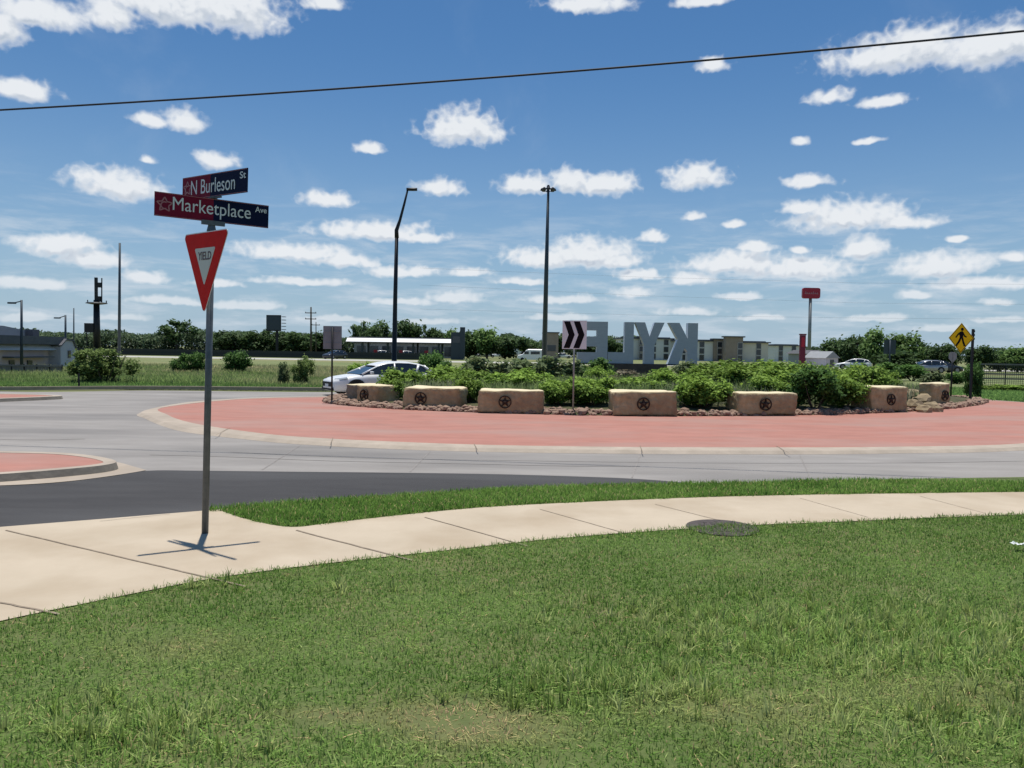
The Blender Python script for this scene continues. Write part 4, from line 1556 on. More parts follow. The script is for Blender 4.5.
b = P0(544.2, 110)
mast = thing("high_mast_light", "very tall grey high mast light with a ring of floodlights, left of the big letters", "light mast", b)
e = AT(548.3, 190, 110) - b
mb = MB()
mb.tube([(0, 0, 0), e * .55, e], [.40, .30, .17], 12)
mb.build("mast", M['grey_metal'], mast, smooth=True)
mb = MB()
mb.tube([e + Vector((0, 0, .25)), e + Vector((0, 0, .7))], [.3, .15], 10)
for k in range(8):
    a = k * math.pi / 4
    mb.tube([e + Vector((0, 0, .2)), e + Vector((math.cos(a) * .75, math.sin(a) * .75, .15))], .04, 5)
ringo = mb.build("lamp_ring", M['black_metal'], mast)
for k in range(8):
    a = k * math.pi / 4
    mb = MB()
    c = e + Vector((math.cos(a) * .85, math.sin(a) * .85, .05))
    mb.tube([c + Vector((0, 0, .22)), c + Vector((0, 0, .05)), c + Vector((0, 0, -.15))], [.12, .25, .3], 8)
    mb.build("floodlight", M['black_metal'], mast)


def plain_pole(px, py_top, Y, r, lab, name="utility_pole", cat="pole", mat='grey_metal', px_top=None, arm=None, cross=()):
    b = P0(px, Y)
    o = thing(name, lab, cat, b)
    e = AT(px_top or px, py_top, Y) - b
    mb = MB()
    mb.tube([(0, 0, 0), e * .5, e], [r, r * .85, r * .65], 10)
    mb.build("pole", M[mat], o, smooth=True)
    if arm:
        mb = MB()
        q = AT(px + arm[0], py_top + arm[1], Y) - b
        mb.tube([e * .985, q], r * .35, 6)
        mb.build("arm", M[mat], o)
        mb = MB()
        mb.box((q.x - .1 * (1 if arm[0] < 0 else -1), 0, q.z), (.42, .2, .10))
        mb.build("lamp_head", M[mat], o)
    for py, w in cross:
        mb = MB()
        c = AT(px, py, Y) - b
        mb.box((c.x, -r, c.z), (w, .14, .16))
        for s in (-.45, 0, .45):
            mb.tube([(c.x + s * w, -r, c.z), (c.x + s * w, -r, c.z + .25)], .05, 5)
        mb.build("crossarm", M[mat], o)
    return o


plain_pole(119.2, 243, 120, .24, "tall plain grey pole without lamps, left of the yield sign", mat='grey_metal', px_top=119.8)
plain_pole(21.5, 300, 46, .09, "lamp post with a short arm to the left, in front of the warehouse", "lamp_post", "lamp post", arm=(-8, 3))
plain_pole(65.5, 315, 60, .10, "shorter lamp post at the right end of the warehouse", "lamp_post", "lamp post", arm=(-7, 3))
plain_pole(73.8, 308, 80, .08, "thin pole right of the warehouse, next to the shorter lamp post")
plain_pole(311, 307, 150, .22, "wooden utility pole with crossarms right of the billboard", mat='bark', cross=((313, 2.2), (319, 2.2)))
plain_pole(316, 322, 190, .15, "short distant utility pole just right of the crossarm pole", mat='bark', cross=((325, 2),))
plain_pole(397, 320, 200, .12, "thin pole rising behind the canopy roof", mat='black_metal')

# cell tower
b = P0(97, 140)
ct = thing("cell_tower", "black monopole cell tower with a round antenna platform, beside the tall plain pole", "cell tower", b)
zA = lambda py: AT(97, py, 140).z + .03
mb = MB()
mb.tube([(0, 0, 0), (0, 0, zA(300))], [.65, .5], 10)
mb.build("mast", M['black_metal'], ct, smooth=True)
mb = MB()
mb.tube([(0, 0, zA(304.5)), (0, 0, zA(303.5)), (0, 0, zA(302.5))], [.8, 1.9, 1.6], 14)
mb.build("platform", M['black_metal'], ct)
mb = MB()
mb.box((-.05, 0, (zA(303) + zA(277.5)) / 2), (.45, .4, zA(277.5) - zA(303)))
mb.tube([(.95, 0, zA(303)), (1.0, 0, zA(278))], .12, 6)
mb.box((.45, 0, zA(285)), (1.0, .3, .9))
mb.box((.5, 0, zA(299)), (.7, .5, 1.0))
mb.tube([(-1.6, 0, zA(303)), (-1.65, 0, zA(300))], .1, 6)
mb.tube([(1.8, 0, zA(303)), (1.8, 0, zA(300.5))], .1, 6)
mb.build("antenna_panels", M['black_metal'], ct)
mb = MB()
mb.box((-1.1, -.4, zA(328)), (1.7, .5, 1.7))
mb.tube([(-1.6, -.4, 0), (-1.6, -.4, zA(330))], .12, 6)
mb.build("equipment_box", M['black_metal'], ct)

# billboard
b = P0(277, 170)
bb = thing("billboard", "dark billboard on a single post above the left tree line", "billboard", b, R(-8))
z1, z0 = AT(277, 315, 170).z, AT(277, 331, 170).z
mb = MB()
mb.tube([(0, 0, 0), (0, 0, z0)], .3, 8)
mb.build("post", M['black_metal'], bb)
mb = MB()
mb.box((-.6, -.4, (z0 + z1) / 2), (3.4, .25, z1 - z0))
for k in range(5):
    mb.box((1.5, .2, z0 + (z1 - z0) * (k + .5) / 5), (.7, .9, .12))
mb.build("panel_frame", M['black_metal'], bb)
mb = MB()
mb.box((-.6, -.545, (z0 + z1) / 2), (3.1, .02, (z1 - z0) * .85))
mb.build("panel", M['grey_metal'], bb)

# red pole sign and dark red pylon
b = P0(809, 150)
ps = thing("pole_sign", "red rounded sign on a very tall pale pole, right of the apartments", "pole sign", b)
e = AT(810.5, 296, 150) - b
mb = MB()
mb.tube([(0, 0, 0), e], [.36, .3], 10)
mb.build("pole", M['galv_l'], ps, smooth=True)
W_, H_ = 17.5 * 150 / F_PX, 10.5 * 150 / F_PX
zc = AT(810, 293.3, 150).z - b.z
mb = MB()
pts = []
for cx, cz, a0 in ((1, 1, 0), (-1, 1, 90), (-1, -1, 180), (1, -1, 270)):
    for k in range(5):
        a = R(a0 + k * 22.5)
        pts.append((e.x + cx * (W_ / 2 - .4) + .4 * math.cos(a), zc + cz * (H_ / 2 - .4) + .4 * math.sin(a) + (.12 if abs(cx * (W_ / 2 - .4)) < .1 else 0)))
mb.prism(pts, -.5, .1)
sf = mb.build("sign_cabinet", M['sign_red'], ps)
mb = MB()
sx = -1.15
for k in range(7):
    x = e.x + sx + k * .38
    hh_ = .55 if k in (0, 4) else .34
    mb.tube([(x - .1, -.52, zc - .2), (x, -.52, zc - .2 + hh_), (x + .12, -.52, zc - .2)], .045, 4)
mb.build("script", M['sign_pink'], sf)
b = P0(802, 120)
py_ = thing("pylon_sign", "narrow dark red pylon beside the tall pole of the red sign", "pylon sign", b)
z1 = AT(802, 335, 120).z
mb = MB()
mb.box((0, 0, z1 / 2), (.85, .4, z1))
mb.box((0, 0, z1 + .12), (1.0, .5, .2))
mb.build("pylon_body", M['pylon_red'], py_)
mb = MB()
mb.box((0, -.21, z1 * .78), (.5, .02, z1 * .3))
mb.build("panel", M['sign_red'], py_)

# ------------------------------------------------------------------ buildings
def win_copies(root, proto, places):
    for (x, y, z, rz) in places:
        o = copy_tree(proto, root)
        o.location = (x, y, z)
        o.rotation_euler = (0, 0, rz)


def window_proto(w, h, root):
    mb = MB()
    for c, s in (((0, 0, h / 2 - .05), (w, .1, .1)), ((0, 0, -h / 2 + .05), (w, .1, .1)), ((-w / 2 + .05, 0, 0), (.1, .1, h - .2)), ((w / 2 - .05, 0, 0), (.1, .1, h - .2))):
        mb.box(c, s)
    f = mb.build("window", M['frame'], root)
    mb = MB()
    mb.box((0, .01, 0), (w - .2, .04, h - .2))
    mb.build("pane", M['window'], f)
    return f


# apartments: three blocks
def apartment(px0, px1, py_top, Y, wall, lab, floors=3, depth=14, tower=(), rz=0.0, bays=None):
    a, c = AT(px0, 360, Y), AT(px1, 360, Y)
    W = c.x - a.x
    H = AT((px0 + px1) / 2, py_top, Y).z + .03
    o = thing("apartment_building", lab, "apartment building", ((a.x + c.x) / 2, Y, -.03), rz, "apartment blocks beyond the letters")
    mb = MB()
    mb.box((0, depth / 2, H / 2), (W, depth, H))
    mb.build("wall", M[wall], o)
    mb = MB()
    mb.box((0, depth / 2 - .1, H + .15), (W + .9, depth + .9, .3))
    mb.box((0, depth / 2, H + .4), (W - 1, depth - 1, .2))
    mb.build("roof", M['roof_dark'], o)
    for u, tw, extra in tower:
        mb = MB()
        x = -W / 2 + u * W
        mb.box((x, .2, (H + extra) / 2), (tw, 2.2, H + extra))
        mb.box((x, .2, H + extra + .15), (tw + .8, 3, .3), 1)
        mb.build("stair_tower", [M['wall_brown'], M['roof_dark']], o)
    bays = bays or max(2, int(W / 3.2))
    fp = window_proto(1.3, 1.5, o)
    pl = []
    for k in range(bays):
        x = -W / 2 + (k + .5) * W / bays
        if any(abs(x - (-W / 2 + u * W)) < tw / 2 + .6 for u, tw, _ in tower):
            for f in range(floors):
                pl.append((x, -.93, (f + .55) * H / floors, 0))
            continue
        for f in range(floors):
            pl.append((x, -.03, (f + .55) * H / floors, 0))
    fp.location = pl[0][:3]
    win_copies(o, fp, pl[1:])
    return o


apartment(622, 672, 339, 195, 'wall_white', "pale apartment block seen through and behind the letter Y", tower=((.45, 3, .4),))
apartment(676, 727, 341.5, 190, 'wall_white', "beige apartment block with brown towers directly right of the letter K", tower=((.82, 2.6, .5),))
apartment(729, 768, 343, 186, 'wall_beige', "apartment block with the tall brown stair tower, in the middle of the row", tower=((.10, 4.2, 1.3),))
apartment(774, 800, 346, 215, 'wall_white', "low pale apartment block left of the dark red pylon", tower=())
b = P0(817, 135)
hs = thing("shop_building", "low shop with dark roof right under the red pole sign", "shop", b)
z1 = AT(818, 350, 135).z
mb = MB()
mb.box((.5, 4, z1 * .38), (5.4, 8, z1 * .76))
mb.build("wall", M['roof_grey'], hs)
mb = MB()
loft(mb, [[(-2.7, -.8, z1 * .76), (3.6, -.8, z1 * .76), (3.0, 2, z1), (-2.0, 2, z1)], [(-2.7, 8.5, z1 * .76), (3.6, 8.5, z1 * .76), (3.0, 6, z1), (-2.0, 6, z1)]])
mb.build("roof", M['roof_dark'], hs)
mb = MB()
mb.box((.4, -.03, z1 * .34), (3.5, .05, z1 * .4))
mb.build("window", M['window'], hs)
# white gable house below right trees
b = P0(832, 118)
hs = thing("gabled_shed", "small pale grey gabled shed among the parked cars right of the red pole sign", "shed", b, R(25))
mb = MB()
mb.box((0, 2, .7), (2.6, 4, 1.5))
mb.build("wall", M['lavender'], hs)
mb = MB()
mb.prism([(-1.6, 1.45), (0, 2.5), (1.6, 1.45)], -.2, 4.3)
mb.build("roof", M['roof_grey'], hs)
mb = MB()
mb.box((0, -.02, .6), (.8, .05, 1.2))
mb.build("door", M['window'], hs)

# filling station: canopy and shop
CY = 150
a, c = AT(345, 345, CY), AT(453, 345, CY)
zt, zb = AT(400, 338.2, CY).z, AT(400, 342.0, CY).z
cn = thing("station_canopy", "long white edged filling station canopy on dark columns behind the street lamp", "canopy", ((a.x + c.x) / 2, CY, -.03), R(-3))
W = c.x - a.x
mb = MB()
loft(mb, [[(-W / 2, 0, zb), (W / 2, 0, zb), (W / 2, 8, zb), (-W / 2, 8, zb)], [(-W / 2, 1.2, zt), (W / 2, 1.2, zt), (W / 2, 6.8, zt), (-W / 2, 6.8, zt)]])  # front edge sloped back so it catches the overhead sun
mb.build("fascia", M['canopy_white'], cn)
mb = MB()
mb.box((0, 4, zt + .12), (W - .6, 5.4, .2))
mb.box((0, 4, zb - .05), (W - .5, 7.5, .12))
mb.build("canopy_deck", M['roof_dark'], cn)
for u in (-.36, -.12, .12, .36):
    for y in (1.5, 6.5):
        mb = MB()
        mb.box((u * W, y, zb / 2), (.4, .4, zb))
        mb.build("column", M['grey_metal'], cn)
for u in (-.24, 0, .24):
    mb = MB()
    mb.box((u * W, 2, .8), (.7, .5, 1.6))
    mb.build("fuel_pump", M['sign_red'], cn)
st = thing("station_shop", "grey low shop behind the white edged canopy", "shop", ((a.x + c.x) / 2 - 1, CY + 16, -.03))
hs_ = AT(400, 343.5, CY + 16).z
mb = MB()
mb.box((0, 5, hs_ / 2), (W * 1.05, 10, hs_))
mb.build("wall", M['store'], st)
mb = MB()
mb.box((0, 5, hs_ + .12), (W * 1.08, 10.5, .3))
mb.build("roof", M['roof_dark'], st)
for k in range(8):
    mb = MB()
    mb.box((-W * .45 + k * W * .128, -.03, 1.4), (1.9, .06, 2.0))
    mb.build("window", M['window'], st)
b = P0(459, 140)
py_ = thing("price_pylon", "dark slab pylon at the right end of the canopy", "pylon sign", b)
z1 = AT(459, 327, 140).z
mb = MB()
mb.box((-.4, 0, z1 * .42), (2.2, .5, z1 * .84))
mb.box((.6, 0, z1 * .5), (.9, .7, z1))
mb.build("pylon_body", M['grey_metal'], py_)
mb = MB()
mb.box((-.5, -.27, z1 * .62), (1.4, .03, z1 * .2))
mb.build("panel", M['window'], py_)

# grey back of the flat building by the high mast
b = P0(552, 150)
gb = thing("flat_roof_building", "low dark flat roofed building right of the high mast pole", "building", b)
z1 = AT(553, 333, 150).z
mb = MB()
mb.box((-.2, 3, z1 / 2), (2.8, 6, z1))
mb.build("wall", M['wall_brown'], gb)
mb = MB()
mb.box((-.2, 3, z1 + .1), (3.2, 6.4, .25))
mb.build("roof", M['roof_dark'], gb)
mb = MB()
mb.box((-.2, -.03, z1 * .45), (1.8, .05, 1.2))
mb.build("window", M['window'], gb)

# warehouse on the left, its front running away to the right
WA, WB = AT(-75, 350, 40).to_2d(), AT(56, 350, 52).to_2d()
WU = (WB - WA).normalized()
WRZ = math.atan2(WU.y, WU.x)
WL = (WB - WA).length


def wall_x(px):
    """distance along the front, from its left end, of a sight line"""
    d = ray(px, 350).to_2d()
    # WA + t WU = k d
    den = WU.x * d.y - WU.y * d.x
    return (-WA.x * d.y + WA.y * d.x) / den


def wz(px, py):
    p = WA + WU * wall_x(px)
    return AT(px, py, p.y).z + .03


wh = thing("warehouse", "long pinkish brick warehouse with a white band and grey roof at the left edge", "warehouse", (WA.x, WA.y, -.03), WRZ)
z0_, z1_, z2_, z3_ = wz(28, 350), wz(28, 344.2), wz(28, 343.4), wz(28, 336)
mb = MB()
mb.box((WL / 2, 5, z0_ / 2), (WL, 10, z0_))
mb.build("wall", M['brick_pink'], wh)
xe = wall_x(49)
mb = MB()
loft(mb, [[(0, -.55, z0_), (xe, -.55, z0_), (xe, .3, z0_), (0, .3, z0_)], [(0, -.06, z1_), (xe, -.06, z1_), (xe, .3, z1_), (0, .3, z1_)]])  # band leans out at its foot, shaped to catch sunlight
mb.box((xe / 2, 5, (z0_ + z1_) / 2), (xe, 9.4, z1_ - z0_))
mb.build("white_band", M['wall_white'], wh)
mb = MB()
mb.box((WL / 2 - .1, 4.8, (z1_ + z3_) / 2), (WL + .2, 11, z3_ - z1_))
mb.build("fascia", M['roof_dark'], wh)
mb = MB()
mb.prism([(0, z3_), (0, wz(-30, 323)), (wall_x(0), wz(0, 325)), (wall_x(20), wz(20, 326)), (wall_x(36), wz(36, 329.5)), (wall_x(46), wz(46, 332.5)), (wall_x(53), z3_ + .01), (wall_x(53), z3_)], 1.0, 9)
mb.build("roof", M['roof_grey'], wh)
for px in (11, 29):
    mb = MB()
    mb.box((wall_x(px), -.03, wz(px, 363.5)), (.5, .08, .42))
    mb.build("window", M['window'], wh)
mb = MB()
mb.box(((wall_x(2) + wall_x(44)) / 2, -.35, wz(22, 357)), (wall_x(44) - wall_x(2), .7, .08))
mb.build("awning", M['roof_dark'], wh)
mb = MB()
mb.box((wall_x(44), .8, wz(44, 333)), (.7, .6, .45))
mb.build("roof_unit", M['roof_dark'], wh)
pa_ = WA + WU * wall_x(48.5)
nv = Vector((WU.y, -WU.x))
ax = thing("annex_building", "grey lavender gabled annex at the right end of the warehouse", "building", (pa_.x + nv.x * .8, pa_.y + nv.y * .8, -.03), WRZ)
aw = (wall_x(66) - wall_x(48.5)) * .96
mb = MB()
mb.prism([(0, 0), (aw, 0), (aw, wz(64, 352)), (aw * .72, wz(58, 341)), (aw * .3, wz(55, 340)), (0, wz(50, 346))], 0, 3)
mb.build("wall", M['lavender'], ax)
mb = MB()
mb.box((aw * .5, -.03, wz(57, 354)), (.3, .05, .5))
mb.build("window", M['window'], ax)
mb = MB()
g = [(-.06, wz(50, 346) - .03), (aw * .3, wz(55, 340)), (aw * .72, wz(58, 341)), (aw + .05, wz(64, 352) - .04)]
mb.prism([(x, z + .01) for x, z in g] + [(x, z + .10) for x, z in g[::-1]], -.1, 3.1)
mb.build("roof", M['roof_dark'], ax)


# ------------------------------------------------------------------ fences and barrier
def fence(pts, h, lab, nposts, rails, mat, infill=None, z0=-.03, name="fence", mesh=False):
    A, B = Vector((*pts[0], z0)), Vector((*pts[1], z0))
    d = B - A
    o = thing(name, lab, "fence", A, math.atan2(d.y, d.x))
    L = d.length
    for k in range(nposts + 1):
        mb = MB()
        mb.tube([(L * k / nposts, 0, 0), (L * k / nposts, 0, h + .05)], .035, 6)
        mb.build("post", M['black_metal'], o)
    for r in rails:
        mb = MB()
        mb.box((L / 2, -.03, r), (L, .04, .09))
        mb.build("rail", M[mat], o)
    if mesh:
        mb = MB()
        k = int(L / .11)
        for q in range(k):
            mb.box((L * (q + .5) / k, .03, h * .5), (.018, .008, h * .94))
        for q in range(14):
            mb.box((L / 2, .04, h * (.05 + .92 * q / 13)), (L, .008, .018))
        mb.build("wire_mesh", M['screen'], o)
    if infill:
        mb = MB()
        mb.box((L / 2, .02, infill[1]), (L, .02, infill[0]))
        mb.build("screen", M[infill[2]], o)
    return o


f0, f1 = P0(980, 44), P0(1140, 44)
hF = AT(1000, 363, 44).z
fence(((f0.x, f0.y), (f1.x, f1.y - 2)), hF, "wire mesh fence with grey rails at the right edge behind the yellow sign", 7, tuple(hF * k for k in (.97, .60, .42, .12)), 'slat', mesh=True)
f0, f1 = P0(-90, 41), P0(62, 41)
fence(((f0.x, f0.y), (f1.x, f1.y)), .62, "low dark fence in front of the warehouse", 12, (.58, .15), 'fence_dark', (.5, .3, 'fence_dark'))
br = thing("highway_barrier", "long shadow-dark barrier along the highway in front of the left tree line", "barrier", (0, 0, 0))
mb = MB()
a, b = Vector((-150, 141, -.03)), Vector((-14, 131, -.03))
d = (b - a).normalized()
nn = Vector((-d.y, d.x, 0)) * .2
for lo_, hi_, ww_ in ((0, .5, 1.3), (.5, 1.15, .7)):
    v = [a - nn * ww_, b - nn * ww_, b + nn * ww_, a + nn * ww_]
    mb.add([p + Vector((0, 0, lo_)) for p in v] + [p + Vector((0, 0, hi_)) for p in v], [(3, 2, 1, 0), (4, 5, 6, 7), (0, 1, 5, 4), (1, 2, 6, 5), (2, 3, 7, 6), (3, 0, 4, 7)])
mb.build("barrier_wall", M['far_wall'], br)  # dark shadow band of the guardrail put into the barrier's colour

# delineator post
dl = thing("marker_post", "thin dark marker post in the field grass below the big bush", "post", G(79, 389, -.03))
mb = MB()
mb.box((0, 0, .3), (.06, .04, .66))
mb.build("post", M['black_metal'], dl)

# ------------------------------------------------------------------ overhead cable
mb = MB()
pts = []
for k in range(-40, 41):
    px = 512 + k * 64
    # gentle sag through readings (0,110) (512,76) (1024,31)
    u = (px - 512) / 512
    py = 76 - 39.5 * u - 5.5 * u * u
    if -1.25 <= u <= 1.25:
        pts.append(AT(px, py, 13 - u * 1.0))
mid = pts
ext0 = [mid[0] + (mid[0] - mid[1]) * s + Vector((0, 0, .02 * s * s)) for s in range(24, 0, -1)]
ext1 = [mid[-1] + (mid[-1] - mid[-2]) * s + Vector((0, 0, .02 * s * s)) for s in range(1, 25)]
mb.tube(ext0 + mid + ext1, .0165, 6)
cbl = mb.build("overhead_cable", M['wire'], smooth=True)
tag(cbl, "single thick black cable crossing the whole sky above the signs", "cable")
# faint far power lines
for k, (ya, yb) in enumerate(((268, 283), (285, 303), (309, 318))):
    mb = MB()
    Yd = 125
    mb.tube([AT(420, ya, Yd), AT(640, (ya + yb) / 2 + 1.5, Yd), AT(860, yb, Yd), AT(1100, yb + 2, Yd)], .010, 5)
    o = mb.build("power_line", M['galv'], smooth=True)
    tag(o, ("highest", "middle", "lowest")[k] + " of the three faint far power lines above the big letters", "power line", "far power lines")

# ------------------------------------------------------------------ manhole and litter
mc = G(722, 527.4, .021)
mh = thing("manhole_cover", "dark round manhole cover at the lawn edge of the sidewalk", "manhole cover", mc)
mb = MB()
mb.tube([(0, 0, -.015), (0, 0, .003)], .35, 40)
mb.build("frame_ring", M['concrete_dark'], mh)
mb = MB()
mb.tube([(0, 0, .003), (0, 0, .005)], .31, 40)
for x in range(-4, 5):
    for y in range(-4, 5):
        if x * x + y * y < 17:
            mb.box((x * .062, y * .062, .0065), (.035, .035, .003))
mb.build("lid", M['concrete_dark'], mh)

lt = G(1019, 547, .05)
o = thing("litter", "crumpled white plastic scrap lying in the lawn at the right edge", "litter", lt)
mb = MB()
k = 9
for i in range(k):
    for j in range(4):
        pass
V = [[Vector((-.07 + .14 * i / 8, -.03 + .06 * j / 3, .03 + .03 * mnoise.noise(Vector((i * .7, j * .9, 3))))) for j in range(4)] for i in range(9)]
mb.add([v for r_ in V for v in r_], [(i * 4 + j, (i + 1) * 4 + j, (i + 1) * 4 + j + 1, i * 4 + j + 1) for i in range(8) for j in range(3)])
mb.build("scrap", M['litter'], o)

# ------------------------------------------------------------------ sun, sky, clouds
sun_vec = Vector((-.03, .17, .98)).normalized()
elev = math.asin(sun_vec.z)
azim = math.atan2(sun_vec.x, sun_vec.y)
sd = bpy.data.lights.new("sun", 'SUN')
sd.energy = 4.6
sd.angle = R(.53)
sd.color = (1, .955, .88)
so = bpy.data.objects.new("sun", sd)
COL.objects.link(so)
so.rotation_euler = sun_vec.to_track_quat('Z', 'Y').to_euler()
so.location = (0, 0, 30)

W = bpy.data.worlds.new("World")
scene.world = W
W.use_nodes = True
nt = W.node_tree
bg = nt.nodes["Background"]
STR = .115
bg.inputs["Strength"].default_value = STR
sky = nt.nodes.new("ShaderNodeTexSky")
sky.sky_type = 'NISHITA'
sky.sun_disc = False
sky.sun_elevation = elev
sky.sun_rotation = azim
sky.air_density = 1.0
sky.dust_density = .5
sky.ozone_density = 3.2

CL = [  # cx, cy, half-width, half-height in survey readings; softness weight
    (34, 16, 48, 15), (4, 30, 20, 20), (112, 18, 30, 16), (165, 8, 66, 20), (228, 12, 58, 27), (325, 4, 22, 9), (22, 92, 32, 11), (185, 123, 22, 13), (150, 121, 16, 8),
    (118, 188, 44, 17), (216, 162, 20, 10), (150, 161, 9, 5), (463, 131, 41, 22), (369, 149, 14, 7), (441, 190, 25, 11), (326, 201, 27, 10), (375, 233, 66, 11), (527, 187, 30, 13), (570, 183, 26, 15),
    (604, 187, 34, 15), (695, 180, 32, 16), (590, 4, 46, 12), (705, 1, 30, 7), (905, 54, 72, 22), (990, 50, 60, 22), (711, 67, 18, 8), (829, 98, 22, 8), (882, 102, 29, 7), (800, 142, 9, 6), (868, 141, 15, 4),
    (810, 183, 25, 8), (848, 219, 60, 18), (905, 223, 32, 8), (800, 210, 20, 9), (692, 217, 10, 5), (733, 224, 11, 5), (653, 238, 15, 8), (756, 249, 20, 7), (800, 250, 12, 5), (588, 256, 50, 19), (545, 260, 46, 13), (640, 276, 26, 7),
    (740, 266, 58, 15), (800, 270, 60, 12), (860, 251, 24, 15), (632, 293, 22, 7), (940, 268, 46, 15), (985, 284, 56, 8), (296, 254, 62, 11), (345, 262, 40, 9), (420, 238, 25, 7), (400, 272, 40, 8), (60, 248, 42, 13), (92, 260, 32, 11),
    (148, 279, 22, 8), (300, 282, 46, 5), (455, 298, 27, 8), (740, 297, 24, 5), (915, 296, 20, 5), (998, 302, 16, 4), (876, 319, 34, 5), (560, 300, 40, 6), (170, 302, 40, 5), (30, 285, 36, 7), (400, 302, 34, 5), (1015, 258, 14, 6), (690, 312, 34, 5), (250, 306, 40, 5), (120, 318, 30, 4), (560, 318, 36, 5), (430, 322, 30, 4), (760, 318, 30, 4), (940, 330, 30, 4), (340, 320, 36, 4), (690, 280, 26, 8), (1000, 320, 26, 4), (20, 318, 26, 5), (620, 262, 26, 10), (215, 284, 26, 5), (520, 282, 30, 5), (960, 240, 10, 4), (470, 272, 22, 6),
]


def vm(op, a=None, b=None, c=None):
    n = nt.nodes.new("ShaderNodeVectorMath")
    n.operation = op
    for k, v in enumerate((a, b, c)):
        if v is None:
            continue
        if hasattr(v, 'is_linked') or hasattr(v, 'links'):
            nt.links.new(v, n.inputs[k])
        else:
            n.inputs[k].default_value = v
    return n


def mt(op, a=None, b=None, c=None, clamp=False):
    n = nt.nodes.new("ShaderNodeMath")
    n.operation = op
    n.use_clamp = clamp
    for k, v in enumerate((a, b, c)):
        if v is None:
            continue
        if hasattr(v, 'links'):
            nt.links.new(v, n.inputs[k])
        else:
            n.inputs[k].default_value = v
    return n.outputs[0]


tc = nt.nodes.new("ShaderNodeTexCoord")
sep = nt.nodes.new("ShaderNodeSeparateXYZ")
nt.links.new(tc.outputs["Generated"], sep.inputs[0])
az = mt('ARCTAN2', sep.outputs[0], sep.outputs[1])
hyp = mt('SQRT', mt('ADD', mt('MULTIPLY', sep.outputs[0], sep.outputs[0]), mt('MULTIPLY', sep.outputs[1], sep.outputs[1])))
el = mt('ARCTAN2', sep.outputs[2], hyp)
cmb = nt.nodes.new("ShaderNodeCombineXYZ")
nt.links.new(az, cmb.inputs[0])
nt.links.new(el, cmb.inputs[1])


def tex_noise(vec, scale, detail=6, rough=.6, dist=0.0):
    n = nt.nodes.new("ShaderNodeTexNoise")
    n.inputs["Scale"].default_value = scale
    n.inputs["Detail"].default_value = detail
    n.inputs["Roughness"].default_value = rough
    n.inputs["Distortion"].default_value = dist
    nt.links.new(vec, n.inputs["Vector"])
    return n


def field(vec):
    """cloudiness from the cloud list at a direction: 1 at a cloud's core, 0 on its rim"""
    w = tex_noise(vec, 30, 2, .55)
    wv = vm('MULTIPLY_ADD', vm('SUBTRACT', w.outputs["Color"], (.5, .5, .5)).outputs[0], (.020, .010, 0), vec).outputs[0]
    cur = None
    for (cx, cy, hw, hh2) in CL:
        d = ray(cx, cy)
        a = math.atan2(d.x, d.y)
        e = math.atan2(d.z, math.hypot(d.x, d.y))
        s = math.cos(a)
        ia, ie = F_PX / hw * (1 / max(.6, s)) * 1.0, F_PX / hh2 * 1.0
        q = vm('MULTIPLY_ADD', wv, (ia, ie, 0), (-a * ia, -e * ie, 0))
        q = vm('MAXIMUM', q.outputs[0], vm('MULTIPLY', q.outputs[0], (-1, -1.7, 0)).outputs[0])
        ln = vm('LENGTH', q.outputs[0]).outputs["Value"]
        cur = ln if cur is None else mt('MINIMUM', cur, ln)
    n1 = tex_noise(vm('MULTIPLY', vec, (1, 1.3, 1)).outputs[0], 38, 5, .56, 0)
    base = mt('SUBTRACT', 1.0, cur)
    bl = tex_noise(vec, 62, 1, .5)
    puff = mt('MULTIPLY', mt('SUBTRACT', .17, mt('ABSOLUTE', mt('SUBTRACT', bl.outputs["Fac"], .5))), 1.25)
    return mt('ADD', mt('ADD', base, puff), mt('MULTIPLY', mt('SUBTRACT', n1.outputs["Fac"], .47), 1.35))


def srange(v, a, b, lo=0.0, hi=1.0, smooth=True):
    n = nt.nodes.new("ShaderNodeMapRange")
    n.interpolation_type = 'SMOOTHSTEP' if smooth else 'LINEAR'
    for k, x in (("From Min", a), ("From Max", b), ("To Min", lo), ("To Max", hi)):
        n.inputs[k].default_value = x
    nt.links.new(v, n.inputs["Value"])
    return n.outputs["Result"]


d0 = field(cmb.outputs[0])
up = vm('ADD', cmb.outputs[0], (-.003, .012, 0)).outputs[0]
d1 = field(up)
alpha = srange(d0, -.10, .70, 0, .98)
alpha = mt('MULTIPLY', alpha, srange(el, .0, .12, .45, 1))
# self shadow: much cloud above means a greyer base
shade = srange(mt('SUBTRACT', d1, d0), -.35, .45)
thick = srange(d0, .1, .9)
sh = mt('MULTIPLY', mt('MULTIPLY', shade, thick), 1.0)
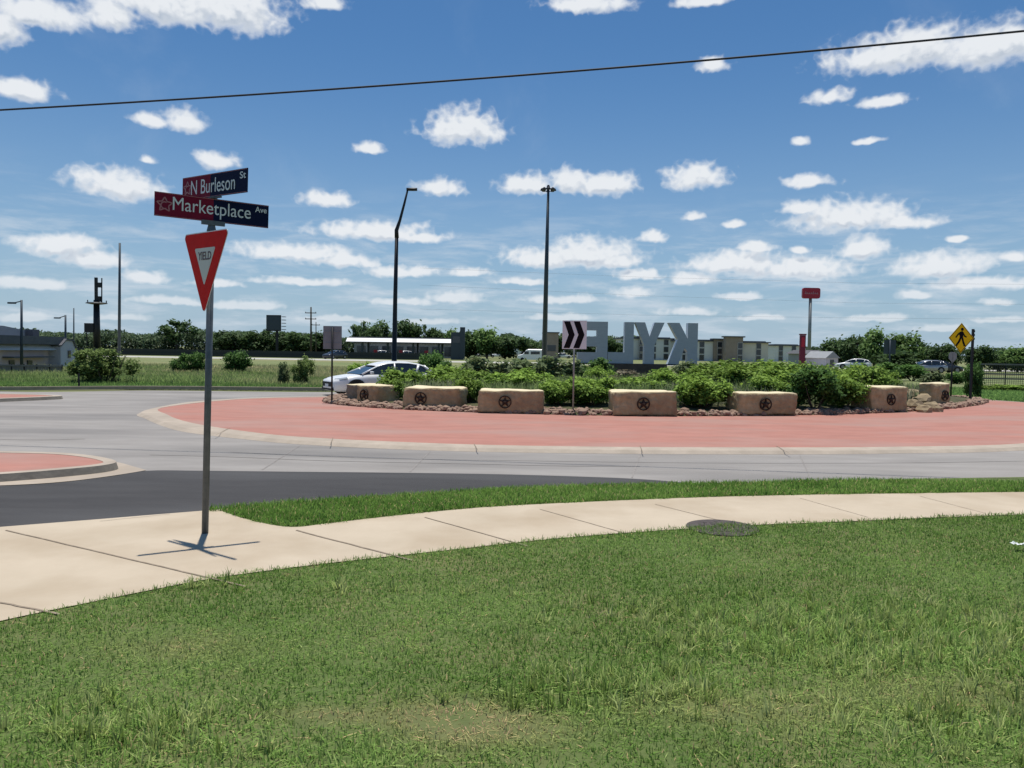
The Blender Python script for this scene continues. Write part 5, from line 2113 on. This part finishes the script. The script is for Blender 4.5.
# thin high haze and streaks near the horizon
strk = tex_noise(vm('MULTIPLY', cmb.outputs[0], (1, 5.5, 1)).outputs[0], 9, 7, .62, .3)
hz = mt('MULTIPLY', srange(strk.outputs["Fac"], .42, .74, 0, .75), mt('MULTIPLY', srange(el, .0, .03), srange(el, .08, .22, 1, 0)))
wide = tex_noise(cmb.outputs[0], 4.5, 6, .6, .4)
hz2 = mt('MULTIPLY', srange(wide.outputs["Fac"], .52, .75, 0, .16), srange(el, .02, .5, 1, .4))
hzsum = mt('MAXIMUM', hz, hz2)
K = 1 / STR
mixc = nt.nodes.new("ShaderNodeMix")
mixc.data_type = 'RGBA'
nt.links.new(sh, mixc.inputs["Factor"])
mixc.inputs["A"].default_value = (.82 * K, .85 * K, .885 * K, 1)
mixc.inputs["B"].default_value = (.46 * K, .53 * K, .63 * K, 1)
# sky colour, tuned to the photograph's deeper blue
hs = nt.nodes.new("ShaderNodeHueSaturation")
hs.inputs["Saturation"].default_value = 1.05
hs.inputs["Value"].default_value = 1.0
nt.links.new(sky.outputs[0], hs.inputs["Color"])
m1 = nt.nodes.new("ShaderNodeMix")
m1.data_type = 'RGBA'
nt.links.new(hzsum, m1.inputs["Factor"])
tint = vm('MULTIPLY', hs.outputs[0], (.46, .69, .83))
mh_ = nt.nodes.new("ShaderNodeMix")
mh_.data_type = 'RGBA'
hzf = mt('POWER', srange(el, .0, .44, 1, 0, False), 2.3)
nt.links.new(mt('MULTIPLY', hzf, .92), mh_.inputs["Factor"])
nt.links.new(tint.outputs[0], mh_.inputs["A"])
mh_.inputs["B"].default_value = (.40 * K, .52 * K, .65 * K, 1)
nt.links.new(mh_.outputs["Result"], m1.inputs["A"])
m1.inputs["B"].default_value = (.64 * K, .71 * K, .79 * K, 1)
m2 = nt.nodes.new("ShaderNodeMix")
m2.data_type = 'RGBA'
nt.links.new(alpha, m2.inputs["Factor"])
nt.links.new(m1.outputs["Result"], m2.inputs["A"])
nt.links.new(mixc.outputs["Result"], m2.inputs["B"])
nt.links.new(m2.outputs["Result"], bg.inputs["Color"])

scene.view_settings.view_transform = 'Standard'
scene.view_settings.look = 'None'
scene.view_settings.exposure = 0
scene.render.resolution_x, scene.render.resolution_y = 1024, 768
scene.render.engine = 'CYCLES'
scene.cycles.use_denoising = True
scene.cycles.max_bounces = 4
scene.cycles.diffuse_bounces = 2
scene.cycles.glossy_bounces = 2
scene.cycles.transmission_bounces = 2
W.cycles.sampling_method = 'NONE'
